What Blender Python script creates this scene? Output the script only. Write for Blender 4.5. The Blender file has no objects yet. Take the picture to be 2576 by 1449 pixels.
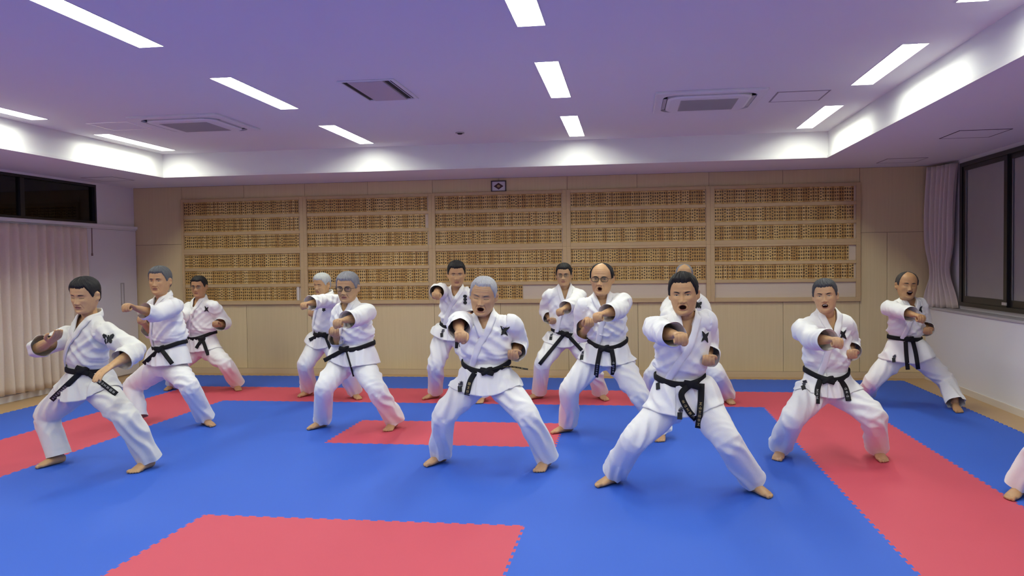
import bpy, bmesh, math, random
import numpy as np
from mathutils import Vector, Matrix
from mathutils.bvhtree import BVHTree

SC = bpy.context.scene
# ---------------------------------------------------------------- camera model (photo treated as 2576 x 1449)
IMG_W, IMG_H, FOC = 2576.0, 1449.0, 2024.463
YAW, PITCH, ROLL, CAM_H = 0.144358, 0.03149, -0.012935, 1.53732
CAM = np.array([0.0, 0.0, CAM_H])
_f = np.array([-math.sin(YAW)*math.cos(PITCH), math.cos(YAW)*math.cos(PITCH), -math.sin(PITCH)])
_r = np.array([math.cos(YAW), math.sin(YAW), 0.0]); _u = np.cross(_r, _f)
CR = _r*math.cos(ROLL)+_u*math.sin(ROLL); CU = -_r*math.sin(ROLL)+_u*math.cos(ROLL); CF = _f
def ray(p):
    d = CF + CR*((p[0]-IMG_W/2)/FOC) - CU*((p[1]-IMG_H/2)/FOC)
    return d
def at_y(p, Y):
    d = ray(p); return CAM + d*(Y/d[1])
def at_z(p, Z):
    d = ray(p); return CAM + d*((Z-CAM_H)/d[2])
def project(q):
    d = np.asarray(q, float)-CAM; z = d@CF
    return np.array([IMG_W/2+FOC*(d@CR)/z, IMG_H/2-FOC*(d@CU)/z])
# ---------------------------------------------------------------- camera, world, exposure
cd = bpy.data.cameras.new('camera'); cam = bpy.data.objects.new('camera', cd); SC.collection.objects.link(cam)
cd.sensor_width = 36.0; cd.lens = FOC/IMG_W*36.0; cd.clip_start = .05; cd.clip_end = 200
cam.matrix_world = Matrix(((CR[0], CU[0], -CF[0], 0), (CR[1], CU[1], -CF[1], 0), (CR[2], CU[2], -CF[2], CAM_H), (0, 0, 0, 1)))
SC.camera = cam
wd = bpy.data.worlds.new('night'); SC.world = wd; wd.use_nodes = True
wd.node_tree.nodes['Background'].inputs[0].default_value = (.010, .012, .020, 1)
wd.node_tree.nodes['Background'].inputs[1].default_value = .3
SC.view_settings.view_transform = 'Standard'
SC.view_settings.look = 'None'
SC.view_settings.gamma = 1.0
SC.view_settings.use_curve_mapping = False
SC.view_settings.exposure = 0.0
LIGHT_COL = (.95, 1.0, .835)
LIGHT_POWER = 38.0           # radiance of each troffer diffuser
try:
    SC.cycles.max_bounces = 10; SC.cycles.diffuse_bounces = 6; SC.cycles.glossy_bounces = 3
    SC.cycles.transparent_max_bounces = 12; SC.cycles.caustics_reflective = False; SC.cycles.caustics_refractive = False
    SC.cycles.sample_clamp_indirect = 6.0
except Exception:
    pass

# ---------------------------------------------------------------- small helpers
def link(o, parent=None):
    SC.collection.objects.link(o)
    if parent is not None: o.parent = parent
    return o
def tag(o, label=None, cat=None, group=None, kind=None):
    if label: o['label'] = label
    if cat: o['category'] = cat
    if group: o['group'] = group
    if kind: o['kind'] = kind
    return o
def mesh_of(name, V, F, smooth=False):
    me = bpy.data.meshes.new(name)
    me.from_pydata([tuple(v) for v in V] if not isinstance(V, np.ndarray) else V.tolist(), [], F if isinstance(F, list) else F.tolist())
    me.update()
    if smooth: me.shade_smooth()
    return me
def mk(name, V, F, mat, parent=None, smooth=False, loc=(0, 0, 0)):
    me = mesh_of(name, V, F, smooth)
    if mat is not None: me.materials.append(mat)
    o = bpy.data.objects.new(name, me); o.location = loc
    return link(o, parent)
def empty(name, loc=(0, 0, 0)):
    o = bpy.data.objects.new(name, None); o.location = loc; o.empty_display_size = .1
    return link(o)
class MB:
    """collects plain shapes into one mesh"""
    def __init__(s): s.V = []; s.F = []
    def add(s, V, F):
        n = len(s.V); s.V += [tuple(map(float, v)) for v in V]; s.F += [tuple(int(i)+n for i in f) for f in F]; return s
    def box(s, x0, x1, y0, y1, z0, z1):
        V = [(x0,y0,z0),(x1,y0,z0),(x1,y1,z0),(x0,y1,z0),(x0,y0,z1),(x1,y0,z1),(x1,y1,z1),(x0,y1,z1)]
        return s.add(V, [(0,3,2,1),(4,5,6,7),(0,1,5,4),(1,2,6,5),(2,3,7,6),(3,0,4,7)])
    def quad(s, a, b, c, d): return s.add([a, b, c, d], [(0, 1, 2, 3)])
    def cyl(s, p, q, r, n=12, r2=None):
        p, q = np.array(p, float), np.array(q, float); d = q-p; d /= np.linalg.norm(d)
        a = np.cross(d, [0, 0, 1] if abs(d[2]) < .9 else [1, 0, 0]); a /= np.linalg.norm(a); b = np.cross(d, a)
        r2 = r if r2 is None else r2; V = []
        for k in range(n):
            t = 2*math.pi*k/n; V.append(p+(a*math.cos(t)+b*math.sin(t))*r)
        for k in range(n):
            t = 2*math.pi*k/n; V.append(q+(a*math.cos(t)+b*math.sin(t))*r2)
        F = [(k, (k+1) % n, n+(k+1) % n, n+k) for k in range(n)]+[tuple(range(n))[::-1], tuple(range(n, 2*n))]
        return s.add(V, F)
    def build(s, name, mat, parent=None, smooth=False, loc=(0, 0, 0), bevel=0):
        l = np.array(loc, float)
        o = mk(name, np.array(s.V)-l if parent is None else np.array(s.V), list(s.F), mat, parent, smooth, loc if parent is None else (0, 0, 0))
        if bevel:
            m = o.modifiers.new('bevel', 'BEVEL'); m.width = bevel; m.segments = 2; m.limit_method = 'ANGLE'
        return o

# ---------------------------------------------------------------- materials
def new_mat(name):
    m = bpy.data.materials.new(name); m.use_nodes = True
    nt = m.node_tree; b = nt.nodes['Principled BSDF']
    return m, nt, b
def N(nt, typ, **kw):
    n = nt.nodes.new(typ)
    for k, v in kw.items():
        if k.startswith('i_'):
            key = k[2:]; key = int(key) if key.isdigit() else key.replace('_', ' ')
            n.inputs[key].default_value = v
        else: setattr(n, k, v)
    return n
def plain(name, col, rough=.6, metal=0, spec=.5, noise=0, nscale=30, bump=0, bscale=200, bdist=.002):
    m, nt, b = new_mat(name); L = nt.links.new
    b.inputs['Base Color'].default_value = (*col, 1); b.inputs['Roughness'].default_value = rough
    b.inputs['Metallic'].default_value = metal; b.inputs['Specular IOR Level'].default_value = spec
    if noise or bump:
        tc = N(nt, 'ShaderNodeTexCoord')
    if noise:
        n = N(nt, 'ShaderNodeTexNoise', i_Scale=nscale, i_Detail=4.0); L(tc.outputs['Object'], n.inputs['Vector'])
        mx = N(nt, 'ShaderNodeMix', data_type='RGBA'); L(n.outputs['Fac'], mx.inputs[0])
        mx.inputs[6].default_value = (*[c*(1-noise) for c in col], 1); mx.inputs[7].default_value = (*[min(1, c*(1+noise)) for c in col], 1)
        L(mx.outputs[2], b.inputs['Base Color'])
    if bump:
        n2 = N(nt, 'ShaderNodeTexNoise', i_Scale=bscale, i_Detail=2.0); L(tc.outputs['Object'], n2.inputs['Vector'])
        bp = N(nt, 'ShaderNodeBump', i_Strength=bump, i_Distance=bdist); L(n2.outputs['Fac'], bp.inputs['Height']); L(bp.outputs[0], b.inputs['Normal'])
    return m
def emit(name, col, power):
    m = bpy.data.materials.new(name); m.use_nodes = True; nt = m.node_tree; nt.nodes.clear()
    e = N(nt, 'ShaderNodeEmission', i_Color=(*col, 1), i_Strength=power); o = N(nt, 'ShaderNodeOutputMaterial')
    nt.links.new(e.outputs[0], o.inputs[0]); return m
def wood(name, c1, c2, grain=(60, 60, 1.6), rough=.5, rnd=.12):
    m, nt, b = new_mat(name); L = nt.links.new
    tc = N(nt, 'ShaderNodeTexCoord'); mp = N(nt, 'ShaderNodeMapping'); mp.inputs['Scale'].default_value = grain
    oi = N(nt, 'ShaderNodeObjectInfo'); ad = N(nt, 'ShaderNodeVectorMath', operation='ADD')
    sc = N(nt, 'ShaderNodeVectorMath', operation='SCALE'); sc.inputs['Scale'].default_value = 37.0
    cb = N(nt, 'ShaderNodeCombineXYZ'); L(oi.outputs['Random'], cb.inputs[0]); L(oi.outputs['Random'], cb.inputs[2]); L(cb.outputs[0], sc.inputs[0])
    L(tc.outputs['Object'], ad.inputs[0]); L(sc.outputs[0], ad.inputs[1]); L(ad.outputs[0], mp.inputs[0])
    n = N(nt, 'ShaderNodeTexNoise', i_Scale=1.0, i_Detail=5.0, i_Roughness=.6); L(mp.outputs[0], n.inputs['Vector'])
    mx = N(nt, 'ShaderNodeMix', data_type='RGBA'); L(n.outputs['Fac'], mx.inputs[0])
    mx.inputs[6].default_value = (*c1, 1); mx.inputs[7].default_value = (*c2, 1)
    hv = N(nt, 'ShaderNodeHueSaturation'); L(mx.outputs[2], hv.inputs['Color'])
    mr = N(nt, 'ShaderNodeMapRange'); L(oi.outputs['Random'], mr.inputs[0]); mr.inputs[3].default_value = 1-rnd; mr.inputs[4].default_value = 1+rnd
    L(mr.outputs[0], hv.inputs['Value']); L(hv.outputs[0], b.inputs['Base Color']); b.inputs['Roughness'].default_value = rough
    return m
def pane_mat(name, tint, gloss=.06, dark=.3):
    """window glass: see-through, tinted, with a mirror-like surface"""
    m = bpy.data.materials.new(name); m.use_nodes = True; nt = m.node_tree; nt.nodes.clear(); L = nt.links.new
    t = N(nt, 'ShaderNodeBsdfTransparent', i_Color=(*tint, 1)); g = N(nt, 'ShaderNodeBsdfGlossy', i_Color=(1, 1, 1, 1), i_Roughness=.03)
    fr = N(nt, 'ShaderNodeFresnel', i_IOR=1.45); mx = N(nt, 'ShaderNodeMixShader'); o = N(nt, 'ShaderNodeOutputMaterial')
    L(fr.outputs[0], mx.inputs[0]); L(t.outputs[0], mx.inputs[1]); L(g.outputs[0], mx.inputs[2]); L(mx.outputs[0], o.inputs[0])
    return m
# ---------------------------------------------------------------- the room
XL, XR, YB, YF = -7.2, 3.95, 10.95, -2.0       # left wall, right wall, back wall, wall behind the camera
ZS, ZC, ZF = 2.70, 3.0, -.02                   # soffit, coffer ceiling, timber floor (mat top is 0)
CX0, CX1, CY0, CY1 = -5.97, 2.28, -1.0, 9.73   # coffer
M_ceil = plain('ceiling_paint', (.80, .80, .80), .95, spec=.15, bump=.25, bscale=260, bdist=.003)
M_white = plain('white_paint', (.78, .77, .78), .85, spec=.2, bump=.12, bscale=180)
M_floor = wood('floor_boards', (.42, .27, .13), (.52, .35, .18), (3, 40, 40), .45)
M_veneer = wood('panel_veneer', (.60, .475, .262), (.70, .57, .335), (38, 38, 1.3), .5, .07)
M_dark = plain('joint_shadow', (.16, .11, .07), .9)
M_frame = wood('board_frame_timber', (.47, .335, .17), (.57, .415, .225), (2, 40, 40), .5, .04)
M_pale = wood('board_backing', (.57, .48, .37), (.63, .53, .42), (2, 30, 30), .6, .02)
M_black = plain('black_aluminium', (.012, .012, .013), .35, spec=.5)
M_alu = plain('aluminium', (.62, .60, .58), .45, metal=.3)
M_curt = plain('curtain_cloth', (.70, .60, .48), .95, spec=.1, noise=.06, nscale=60, bump=.3, bscale=900)
M_lilac = plain('curtain_cloth_pink', (.62, .53, .49), .95, spec=.1, noise=.06, nscale=60, bump=.3, bscale=900)
M_door = plain('door_laminate', (.74, .73, .77), .5, spec=.3)
M_plast = plain('white_plastic', (.76, .76, .76), .5, spec=.3)
M_grill = plain('grey_filter', (.46, .43, .41), .8)
M_slot = plain('dark_slot', (.01, .01, .012), .7)
M_light = emit('tube_light', LIGHT_COL, LIGHT_POWER)
M_refl = plain('light_reflector', (.85, .85, .85), .4)

def strip(lo, hi, holes):
    """cut [lo,hi] at hole edges"""
    c = sorted({lo, hi, *[h for p in holes for h in p if lo < h < hi]}); return list(zip(c[:-1], c[1:]))
LX = [-5.70, -3.122, -.583, 1.958]; LY = [(8.12, 9.43), (5.90, 7.19), (3.70, 4.99), (1.5, 2.79), (-.68, .61)]; LW = .086
holes = [(x-LW, x+LW, a, b) for x in LX for a, b in LY]
b = MB()
for x0, x1 in strip(CX0, CX1, [(h[0], h[1]) for h in holes]):
    for y0, y1 in strip(CY0, CY1, [(h[2], h[3]) for h in holes]):
        xm, ym = (x0+x1)/2, (y0+y1)/2
        if any(h[0] < xm < h[1] and h[2] < ym < h[3] for h in holes): continue
        b.quad((x0, y0, ZC), (x0, y1, ZC), (x1, y1, ZC), (x1, y0, ZC))
for (x0, y0), (x1, y1) in (((CX0, CY0), (CX0, CY1)), ((CX0, CY1), (CX1, CY1)), ((CX1, CY1), (CX1, CY0)), ((CX1, CY0), (CX0, CY0))):
    b.quad((x0, y0, ZS), (x0, y0, ZC), (x1, y1, ZC), (x1, y1, ZS))
for x0, x1, y0, y1 in ((XL, CX0, YF, YB), (CX1, XR, YF, YB), (CX0, CX1, YF, CY0), (CX0, CX1, CY1, YB)):
    b.quad((x0, y0, ZS), (x0, y1, ZS), (x1, y1, ZS), (x1, y0, ZS))
tag(b.build('ceiling', M_ceil), kind='structure')
# lip along the lower edge of the coffer
t = .012
for k, (x0, x1, y0, y1) in enumerate(((CX0, CX0+t, CY0, CY1), (CX1-t, CX1, CY0, CY1), (CX0, CX1, CY1-t, CY1), (CX0, CX1, CY0, CY0+t))):
    tag(MB().box(x0, x1, y0, y1, ZS-.004, ZS+.022).build('trim_%d' % (k+1), M_white), kind='structure')
tag(MB().box(XL-.1, XR+.1, YF-.1, YB+.1, ZF-.1, ZF).build('floor', M_floor), kind='structure')
tag(MB().box(XL-.1, XR+.1, YF-.12, YF, ZF, ZS).build('wall_front', M_white), kind='structure')

# ---- left wall with the long window above the ledge
WZ0, WZ1, WY1 = 2.145, 2.672, 10.12
b = MB().box(XL-.12, XL, YF, YB+.05, ZF, WZ0).box(XL-.12, XL, YF, YB+.05, WZ1, ZS).box(XL-.12, XL, WY1, YB+.05, WZ0, WZ1)
wl = tag(b.build('wall_left', M_white), kind='structure')
tag(MB().box(XL, XL+.055, YF, YB, 2.095, 2.135).box(XL, XL+.035, YF, YB, 2.075, 2.095).build('trim_5', M_white, bevel=.004), kind='structure')
tag(MB().box(XL, XL+.02, YF, 9.78, ZF, .055).build('baseboard_left', M_white), kind='structure')
M_glass = pane_mat('night_glass', (.55, .57, .6))
w1 = empty('window_1', (XL-.05, 6.0, WZ0)); tag(w1, kind='structure')
def local(b, o): 
    l = np.array(o.location); b.V = [tuple(np.array(v)-l) for v in b.V]; return b
b = MB(); fw = .03
b.box(XL-.09, XL-.005, 0.2, WY1, WZ0, WZ0+fw).box(XL-.09, XL-.005, 0.2, WY1, WZ1-fw, WZ1).box(XL-.09, XL-.005, WY1-fw, WY1, WZ0+fw, WZ1-fw).box(XL-.09, XL-.005, 0.2, .2+fw, WZ0+fw, WZ1-fw)
local(b, w1).build('window_frame', M_black, w1)
ys = [.2+fw, 2.3, 4.4, 6.6, 8.78, WY1-fw]
for k in range(5):
    if k: local(MB().box(XL-.08, XL-.02, ys[k]-.035, ys[k]+.035, WZ0+fw, WZ1-fw), w1).build('mullion', M_black, w1)
    local(MB().box(XL-.056, XL-.050, ys[k], ys[k+1], WZ0+fw, WZ1-fw), w1).build('pane', M_glass, w1)
bmx = bmesh.new(); bmesh.ops.create_uvsphere(bmx, u_segments=12, v_segments=8, radius=.055)
me = bpy.data.meshes.new('street_lamp'); bmx.to_mesh(me); bmx.free(); me.materials.append(emit('street_lamp_glow', (1, .95, .7), 2.0))
pl = at_y((215, 517), 13.5)
so = empty('street_lamp', (pl[0], pl[1], -.02)); tag(so, 'small distant lit lamp on a pole outside the dark left window', 'lamp')
o = bpy.data.objects.new('lamp_globe', me); o.location = (0, 0, pl[2]+.02); link(o, so)
MB().cyl((0, 0, 0), (0, 0, pl[2]-.03), .025).build('pole', M_black, so)
# ground outside so that the night view has something under it
tag(MB().box(-30, 30, -20, 40, -.4, -.3).build('ground', plain('dark_asphalt', (.03, .03, .03), .9)), kind='structure')

# ---- white sliding door at the far end of the left wall
d1 = empty('door_1', (XL, 10.3, ZF)); tag(d1, kind='structure')
local(MB().box(XL+.001, XL+.03, 9.80, 10.935, ZF+.02, 2.072), d1).build('door_leaf', M_door, d1, bevel=.003)
b = MB(); b.box(XL+.03, XL+.036, 10.545, 10.56, 1.0, 1.32).box(XL+.03, XL+.036, 10.61, 10.625, 1.0, 1.32).box(XL+.03, XL+.036, 10.56, 10.61, 1.305, 1.32).box(XL+.03, XL+.036, 10.56, 10.61, 1.0, 1.015)
local(b, d1).build('door_handle', plain('handle_grey', (.45, .44, .48), .4, metal=.5), d1)

# ---- curtains
def curtain(name, path_n, rows, fn, mat):
    V = []; F = []
    for j in range(rows):
        for i in range(path_n): V.append(fn(i/(path_n-1), j/(rows-1)))
    for j in range(rows-1):
        for i in range(path_n-1):
            a = j*path_n+i; F.append((a, a+1, a+path_n+1, a+path_n))
    V = np.array(V); loc = V.min(0)
    o = mk(name, V-loc, F, mat, None, True, tuple(loc))
    s = o.modifiers.new('cloth', 'SOLIDIFY'); s.thickness = .004
    return o
rng = random.Random(4)
ph = [rng.uniform(-.5, .5) for _ in range(60)]
def cfn(u, v):
    y = 5.9+u*3.86; z = .075+(1-v)*0 + (2.07-.075)*(1-v)
    k = (9.76-y)/.15; q = v
    i = int(k) % 60
    amp = .028+.020*q+.006*math.sin(i*1.7)
    warp = .35*math.sin(k*.9+2.2*q)+.25*math.sin(k*.37+4*q)+ph[i]*0
    s = math.sin(2*math.pi*(k+warp*.35*q))
    s = math.copysign(abs(s)**.8, s)
    return (XL+.085+amp*s+.008*math.sin(k*2.3+q*5), y+.012*math.sin(k*3.1+q*3)*q, z+.012*q*math.sin(k*.8)*q)
c = curtain('curtain', 520, 26, cfn, M_curt); cur1 = c
tag(c, 'long beige pleated curtain covering the left wall below the dark window', 'curtain')
def c2fn(u, v):
    # bundle gathered at the corner: flares at the sill
    z = .915+(2.665-.915)*(1-v)
    a0, a1 = np.array([3.735, 10.86]), np.array([3.90, 10.36])
    w = 1-.34*math.exp(-((v-.74)/.13)**2)+.10*max(0, v-.85)*6
    m = (a0+a1)/2+(a0-a1)*(.10*math.sin(min(1, v)*3.0)*.6)
    p = m+(a1-a0)*(u-.5)*w
    nn = np.array([-(a1-a0)[1], (a1-a0)[0]]); nn /= np.linalg.norm(nn)
    s = math.sin(2*math.pi*(u*6.5+.25*math.sin(v*4)))*(.032+.010*math.sin(u*9+v*3))
    p = p+nn*s
    return (p[0], p[1], z+.010*math.sin(u*20)*v)
c = curtain('curtain', 150, 30, c2fn, M_lilac)
tag(c, 'narrow pinkish curtain gathered in the corner beside the right window', 'curtain')
pr = MB().cyl((XL+.145, 9.80, 2.07), (XL+.14, 9.80, 1.72), .007, 8).cyl((XL+.14, 9.80, 1.735), (XL+.14, 9.80, 1.70), .012, 8)
local(pr, cur1).build('pull_rod', plain('brown_rod', (.2, .13, .12), .5), cur1)['label'] = 'thin brown pull rod'

# ---- right wall: low wall with ledge, window in black aluminium
tag(MB().box(XR, XR+.12, YF, YB+.05, ZF, .96).box(XR, XR+.12, YF, YB+.05, 2.645, ZS).box(XR, XR+.12, 10.31, YB+.05, .96, 2.645).build('wall_right', M_white), kind='structure')
XP = 3.76
tag(MB().box(XP, XR, YF, YB, ZF, .885).build('wall_right_low', M_white), kind='structure')
tag(MB().box(XP-.012, XR, YF, YB, .885, .912).build('trim_6', plain('sill_grey', (.45, .43, .45), .5), bevel=.003), kind='structure')
tag(MB().box(XP-.014, XP, YF, YB, ZF, .05).build('baseboard_right', plain('baseboard_cream', (.72, .66, .58), .6)), kind='structure')
w2 = empty('window_2', (XR, 8.0, .96)); tag(w2, kind='structure')
b = MB(); X0, X1 = XR-.035, XR+.06
b.box(X0, X1, .5, 10.31, .955, 1.0).box(X0, X1, .5, 10.31, 2.60, 2.648).box(X0, X1, 10.24, 10.31, 1.0, 2.60).box(X0, X1, .5, .56, 1.0, 2.60)
local(b, w2).build('window_frame', M_black, w2)
M_frost = plain('frosted_glass', (.31, .30, .31), .32, spec=.5, noise=.05, nscale=5)
ys = [10.24, 9.14, 7.55, 5.9, 4.2, 2.5, .56]
M_gask = plain('grey_sash_edge', (.22, .22, .23), .4)
for k in range(6):
    a, c_ = ys[k+1], ys[k]; xs = X0+.012+.028*(k % 2)
    s = MB().box(xs, xs+.03, a-.03, a+.045, 1.0, 2.60).box(xs, xs+.03, c_-.085, c_-.012, 1.0, 2.60).box(xs, xs+.03, a+.045, c_-.085, 1.0, 1.075).box(xs, xs+.03, a+.045, c_-.085, 2.55, 2.60)
    sash = local(s, w2).build('sash', M_black, w2)
    local(MB().box(xs-.003, xs+.004, c_-.098, c_-.085, 1.075, 2.55), w2).build('sash_edge', M_gask, sash)
    local(MB().box(xs+.012, xs+.018, a+.045, c_-.085, 1.075, 2.55), w2).build('pane', M_frost, sash)
local(MB().box(X0+.002, X0+.012, 9.10, 9.20, 1.02, 1.05), w2).build('latch', M_alu, w2)

# ---- back wall: veneer panels with open joints
wb = tag(MB().box(XL-.1, XR+.1, YB+.012, YB+.15, ZF, ZS).build('wall_back', M_dark), kind='structure')
JX = [-6.435, -5.475, -4.555, -3.625, -2.69, -1.755, -.82, .117, 1.06, 2.0, 2.955]
def panel(x0, x1, z0, z1):
    g = .0022
    V = [(x0+g, YB, z0+g), (x1-g, YB, z0+g), (x1-g, YB, z1-g), (x0+g, YB, z1-g), (x0+g, YB+.011, z0+g), (x1-g, YB+.011, z0+g), (x1-g, YB+.011, z1-g), (x0+g, YB+.011, z1-g)]
    mk('wood_panel', np.array(V), [(0,1,2,3),(1,5,6,2),(4,0,3,7),(3,2,6,7),(5,4,7,6),(4,5,1,0)], M_veneer, wb)
for x0, x1 in zip(JX[:-1], JX[1:]):
    panel(x0, x1, .06, .985); panel(x0, x1, 2.51, ZS)
    panel(x0, x1, .985, 2.51)
for x0, x1 in ((XL, -6.435), (2.955, 3.29), (3.29, XR)):
    panel(x0, x1, .06, 1.866)
for x0, x1 in ((XL, -6.435), (2.955, XR)): panel(x0, x1, 1.866, ZS)
tag(MB().box(XL, XP, YB-.010, YB, ZF, .06).build('baseboard_back', wood('baseboard_oak', (.55, .42, .26), (.62, .48, .31), (2, 40, 40), .5, .02), bevel=.002), kind='structure')

# ---- name boards: ten framed units, each with three rows of hanging wooden name plates
def plate_material():
    m, nt, b = new_mat('name_plate_wood'); L = nt.links.new
    tc = N(nt, 'ShaderNodeTexCoord'); oi = N(nt, 'ShaderNodeObjectInfo')
    ramp = N(nt, 'ShaderNodeValToRGB'); L(oi.outputs['Random'], ramp.inputs[0])
    e = ramp.color_ramp.elements; e[0].position = 0; e[0].color = (.46, .25, .06, 1); e[1].position = 1; e[1].color = (.74, .53, .22, 1)
    x = ramp.color_ramp.elements.new(.5); x.color = (.61, .39, .12, 1)
    sep = N(nt, 'ShaderNodeSeparateXYZ'); L(tc.outputs['Generated'], sep.inputs[0])
    # number of characters 4 (sometimes 3 or 5): cell coordinate down the plate
    r2 = N(nt, 'ShaderNodeMath', operation='MULTIPLY'); L(oi.outputs['Random'], r2.inputs[0]); r2.inputs[1].default_value = 17.3
    fr = N(nt, 'ShaderNodeMath', operation='FRACT'); L(r2.outputs[0], fr.inputs[0])
    gt = N(nt, 'ShaderNodeMath', operation='GREATER_THAN'); L(fr.outputs[0], gt.inputs[0]); gt.inputs[1].default_value = .86
    cnt = N(nt, 'ShaderNodeMath', operation='ADD'); L(gt.outputs[0], cnt.inputs[0]); cnt.inputs[1].default_value = 4.0
    mr = N(nt, 'ShaderNodeMapRange'); L(sep.outputs[2], mr.inputs[0]); mr.inputs[1].default_value = .05; mr.inputs[2].default_value = .95; mr.clamp = False
    cell = N(nt, 'ShaderNodeMath', operation='MULTIPLY'); L(mr.outputs[0], cell.inputs[0]); L(cnt.outputs[0], cell.inputs[1])
    fz = N(nt, 'ShaderNodeMath', operation='FRACT'); L(cell.outputs[0], fz.inputs[0])
    def band(src, lo, hi):
        a = N(nt, 'ShaderNodeMath', operation='GREATER_THAN'); L(src, a.inputs[0]); a.inputs[1].default_value = lo
        c = N(nt, 'ShaderNodeMath', operation='LESS_THAN'); L(src, c.inputs[0]); c.inputs[1].default_value = hi
        d = N(nt, 'ShaderNodeMath', operation='MULTIPLY'); L(a.outputs[0], d.inputs[0]); L(c.outputs[0], d.inputs[1]); return d
    bz = band(fz.outputs[0], .17, .83); bx = band(sep.outputs[0], .16, .84); bw = band(mr.outputs[0], 0, 1)
    # brush strokes: thresholded noise, different on each plate
    mp = N(nt, 'ShaderNodeVectorMath', operation='MULTIPLY'); mp.inputs[1].default_value = (5.0, 0, 24.0); L(tc.outputs['Generated'], mp.inputs[0])
    nz = N(nt, 'ShaderNodeTexNoise', noise_dimensions='4D', i_Scale=1.0, i_Detail=1.0); L(mp.outputs[0], nz.inputs['Vector'])
    w = N(nt, 'ShaderNodeMath', operation='MULTIPLY'); L(oi.outputs['Random'], w.inputs[0]); w.inputs[1].default_value = 91.0; L(w.outputs[0], nz.inputs['W'])
    st = N(nt, 'ShaderNodeMath', operation='GREATER_THAN'); L(nz.outputs['Fac'], st.inputs[0]); st.inputs[1].default_value = .42
    m1 = N(nt, 'ShaderNodeMath', operation='MULTIPLY'); L(bz.outputs[0], m1.inputs[0]); L(bx.outputs[0], m1.inputs[1])
    m2 = N(nt, 'ShaderNodeMath', operation='MULTIPLY'); L(m1.outputs[0], m2.inputs[0]); L(bw.outputs[0], m2.inputs[1])
    m3 = N(nt, 'ShaderNodeMath', operation='MULTIPLY'); L(m2.outputs[0], m3.inputs[0]); L(st.outputs[0], m3.inputs[1])
    mx = N(nt, 'ShaderNodeMix', data_type='RGBA'); L(m3.outputs[0], mx.inputs[0]); L(ramp.outputs[0], mx.inputs[6]); mx.inputs[7].default_value = (.035, .016, .006, 1)
    L(mx.outputs[2], b.inputs['Base Color']); b.inputs['Roughness'].default_value = .55
    return m
M_plate = plate_material()
M_blank = plain('blank_plate', (.72, .68, .62), .6)
PW = .0302
bp = MB().box(-PW/2+.0007, PW/2-.0007, -.0035, .0035, -.0955, .0955); plate_me = mesh_of('name_plate', bp.V, bp.F); plate_me.materials.append(M_plate)
blank_me = mesh_of('name_plate', bp.V, bp.F); blank_me.materials.append(M_blank)
BX = [(-6.398, -4.626), (-4.519, -2.747), (-2.651, -.884), (-.775, 1.017), (1.125, 2.904)]
EX = [-6.435, -4.572, -2.699, -.829, 1.071, 2.958]
RZ = {1: [(2.275, 2.47), (2.035, 2.23), (1.795, 1.99)], 0: [(1.515, 1.71), (1.278, 1.473), (1.038, 1.233)]}
cols = ['leftmost', 'second from left', 'middle', 'second from right', 'rightmost']
prng = random.Random(11)
for i in range(5):
    for up in (1, 0):
        z0, z1 = (1.745, 2.513) if up else (.982, 1.745)
        x0, x1 = EX[i], EX[i+1]; ax, bx_ = BX[i]; yb = YB-.006; yf = YB-.042
        nb_ = empty('name_board', (x0, yb, z0))
        tag(nb_, '%s wooden name board in the %s row on the back wall' % (cols[i], 'upper' if up else 'lower'), 'name board', 'name boards on the back wall')
        rows = RZ[up]
        f = MB().box(x0, ax, yf, yb, z0, z1).box(bx_, x1, yf, yb, z0, z1).box(ax, bx_, yf, yb, rows[0][1], z1).box(ax, bx_, yf, yb, z0, rows[2][0])
        local(f, nb_).build('frame', M_frame, nb_, bevel=.003)
        local(MB().box(ax, bx_, yb-.004, yb, rows[2][0], rows[0][1]), nb_).build('backing', M_pale, nb_)
        for k in (0, 1):
            local(MB().box(ax, bx_, yf+.008, yb-.004, rows[k+1][1], rows[k][0]), nb_).build('rail', M_frame, nb_, bevel=.002)
        for r, (za, zb) in enumerate(rows):
            n = int((bx_-ax)/PW); row = r if up else r+3
            stop = n
            if row == 5 and i == 2: stop = int(n*.70)
            if row == 5 and i in (3, 4): stop = 0
            if row == 3 and i == 4: stop = n-2
            if row == 1 and i == 1: stop = n-1
            if row == 5 and i == 0: stop = n-2
            for k in range(stop):
                o = bpy.data.objects.new('name_plate', plate_me)
                o.location = (ax+PW*(k+.5)+.001-x0, -.0105-.002*prng.random(), (za+zb)/2-z0+prng.uniform(-.0015, .0015))
                o.rotation_euler = (0, prng.uniform(-.008, .008), 0)
                link(o, nb_)
            if row == 5 and i == 0:
                o = bpy.data.objects.new('name_plate', blank_me); o.location = (ax+PW*(n-1)+.001-x0, -.0115, (za+zb)/2-z0); o['label'] = 'blank white name plate'; link(o, nb_)

# framed emblem above the boards
fp = empty('framed_emblem', (-1.758, YB-.001, 2.588)); tag(fp, 'small dark framed diamond emblem hung high above the name boards', 'picture')
b = MB(); w, h, t = .105, .076, .013
b.box(-w, w, -.02, 0, h-t, h).box(-w, w, -.02, 0, -h, -h+t).box(-w, -w+t, -.02, 0, -h+t, h-t).box(w-t, w, -.02, 0, -h+t, h-t)
b.build('frame', plain('dark_maroon_frame', (.03, .010, .014), .4), fp)
MB().box(-w+t, w-t, -.008, 0, -h+t, h-t).build('mount', plain('mount_white', (.66, .62, .68), .5), fp)
def poly(name, pts, y0, y1, mat, parent):
    n = len(pts); V = [(x, y0, z) for x, z in pts]+[(x, y1, z) for x, z in pts]
    F = [tuple(range(n)), tuple(range(n, 2*n))[::-1]]+[(k, n+k, n+(k+1) % n, (k+1) % n) for k in range(n)]
    return mk(name, np.array(V, float), F, mat, parent)
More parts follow.
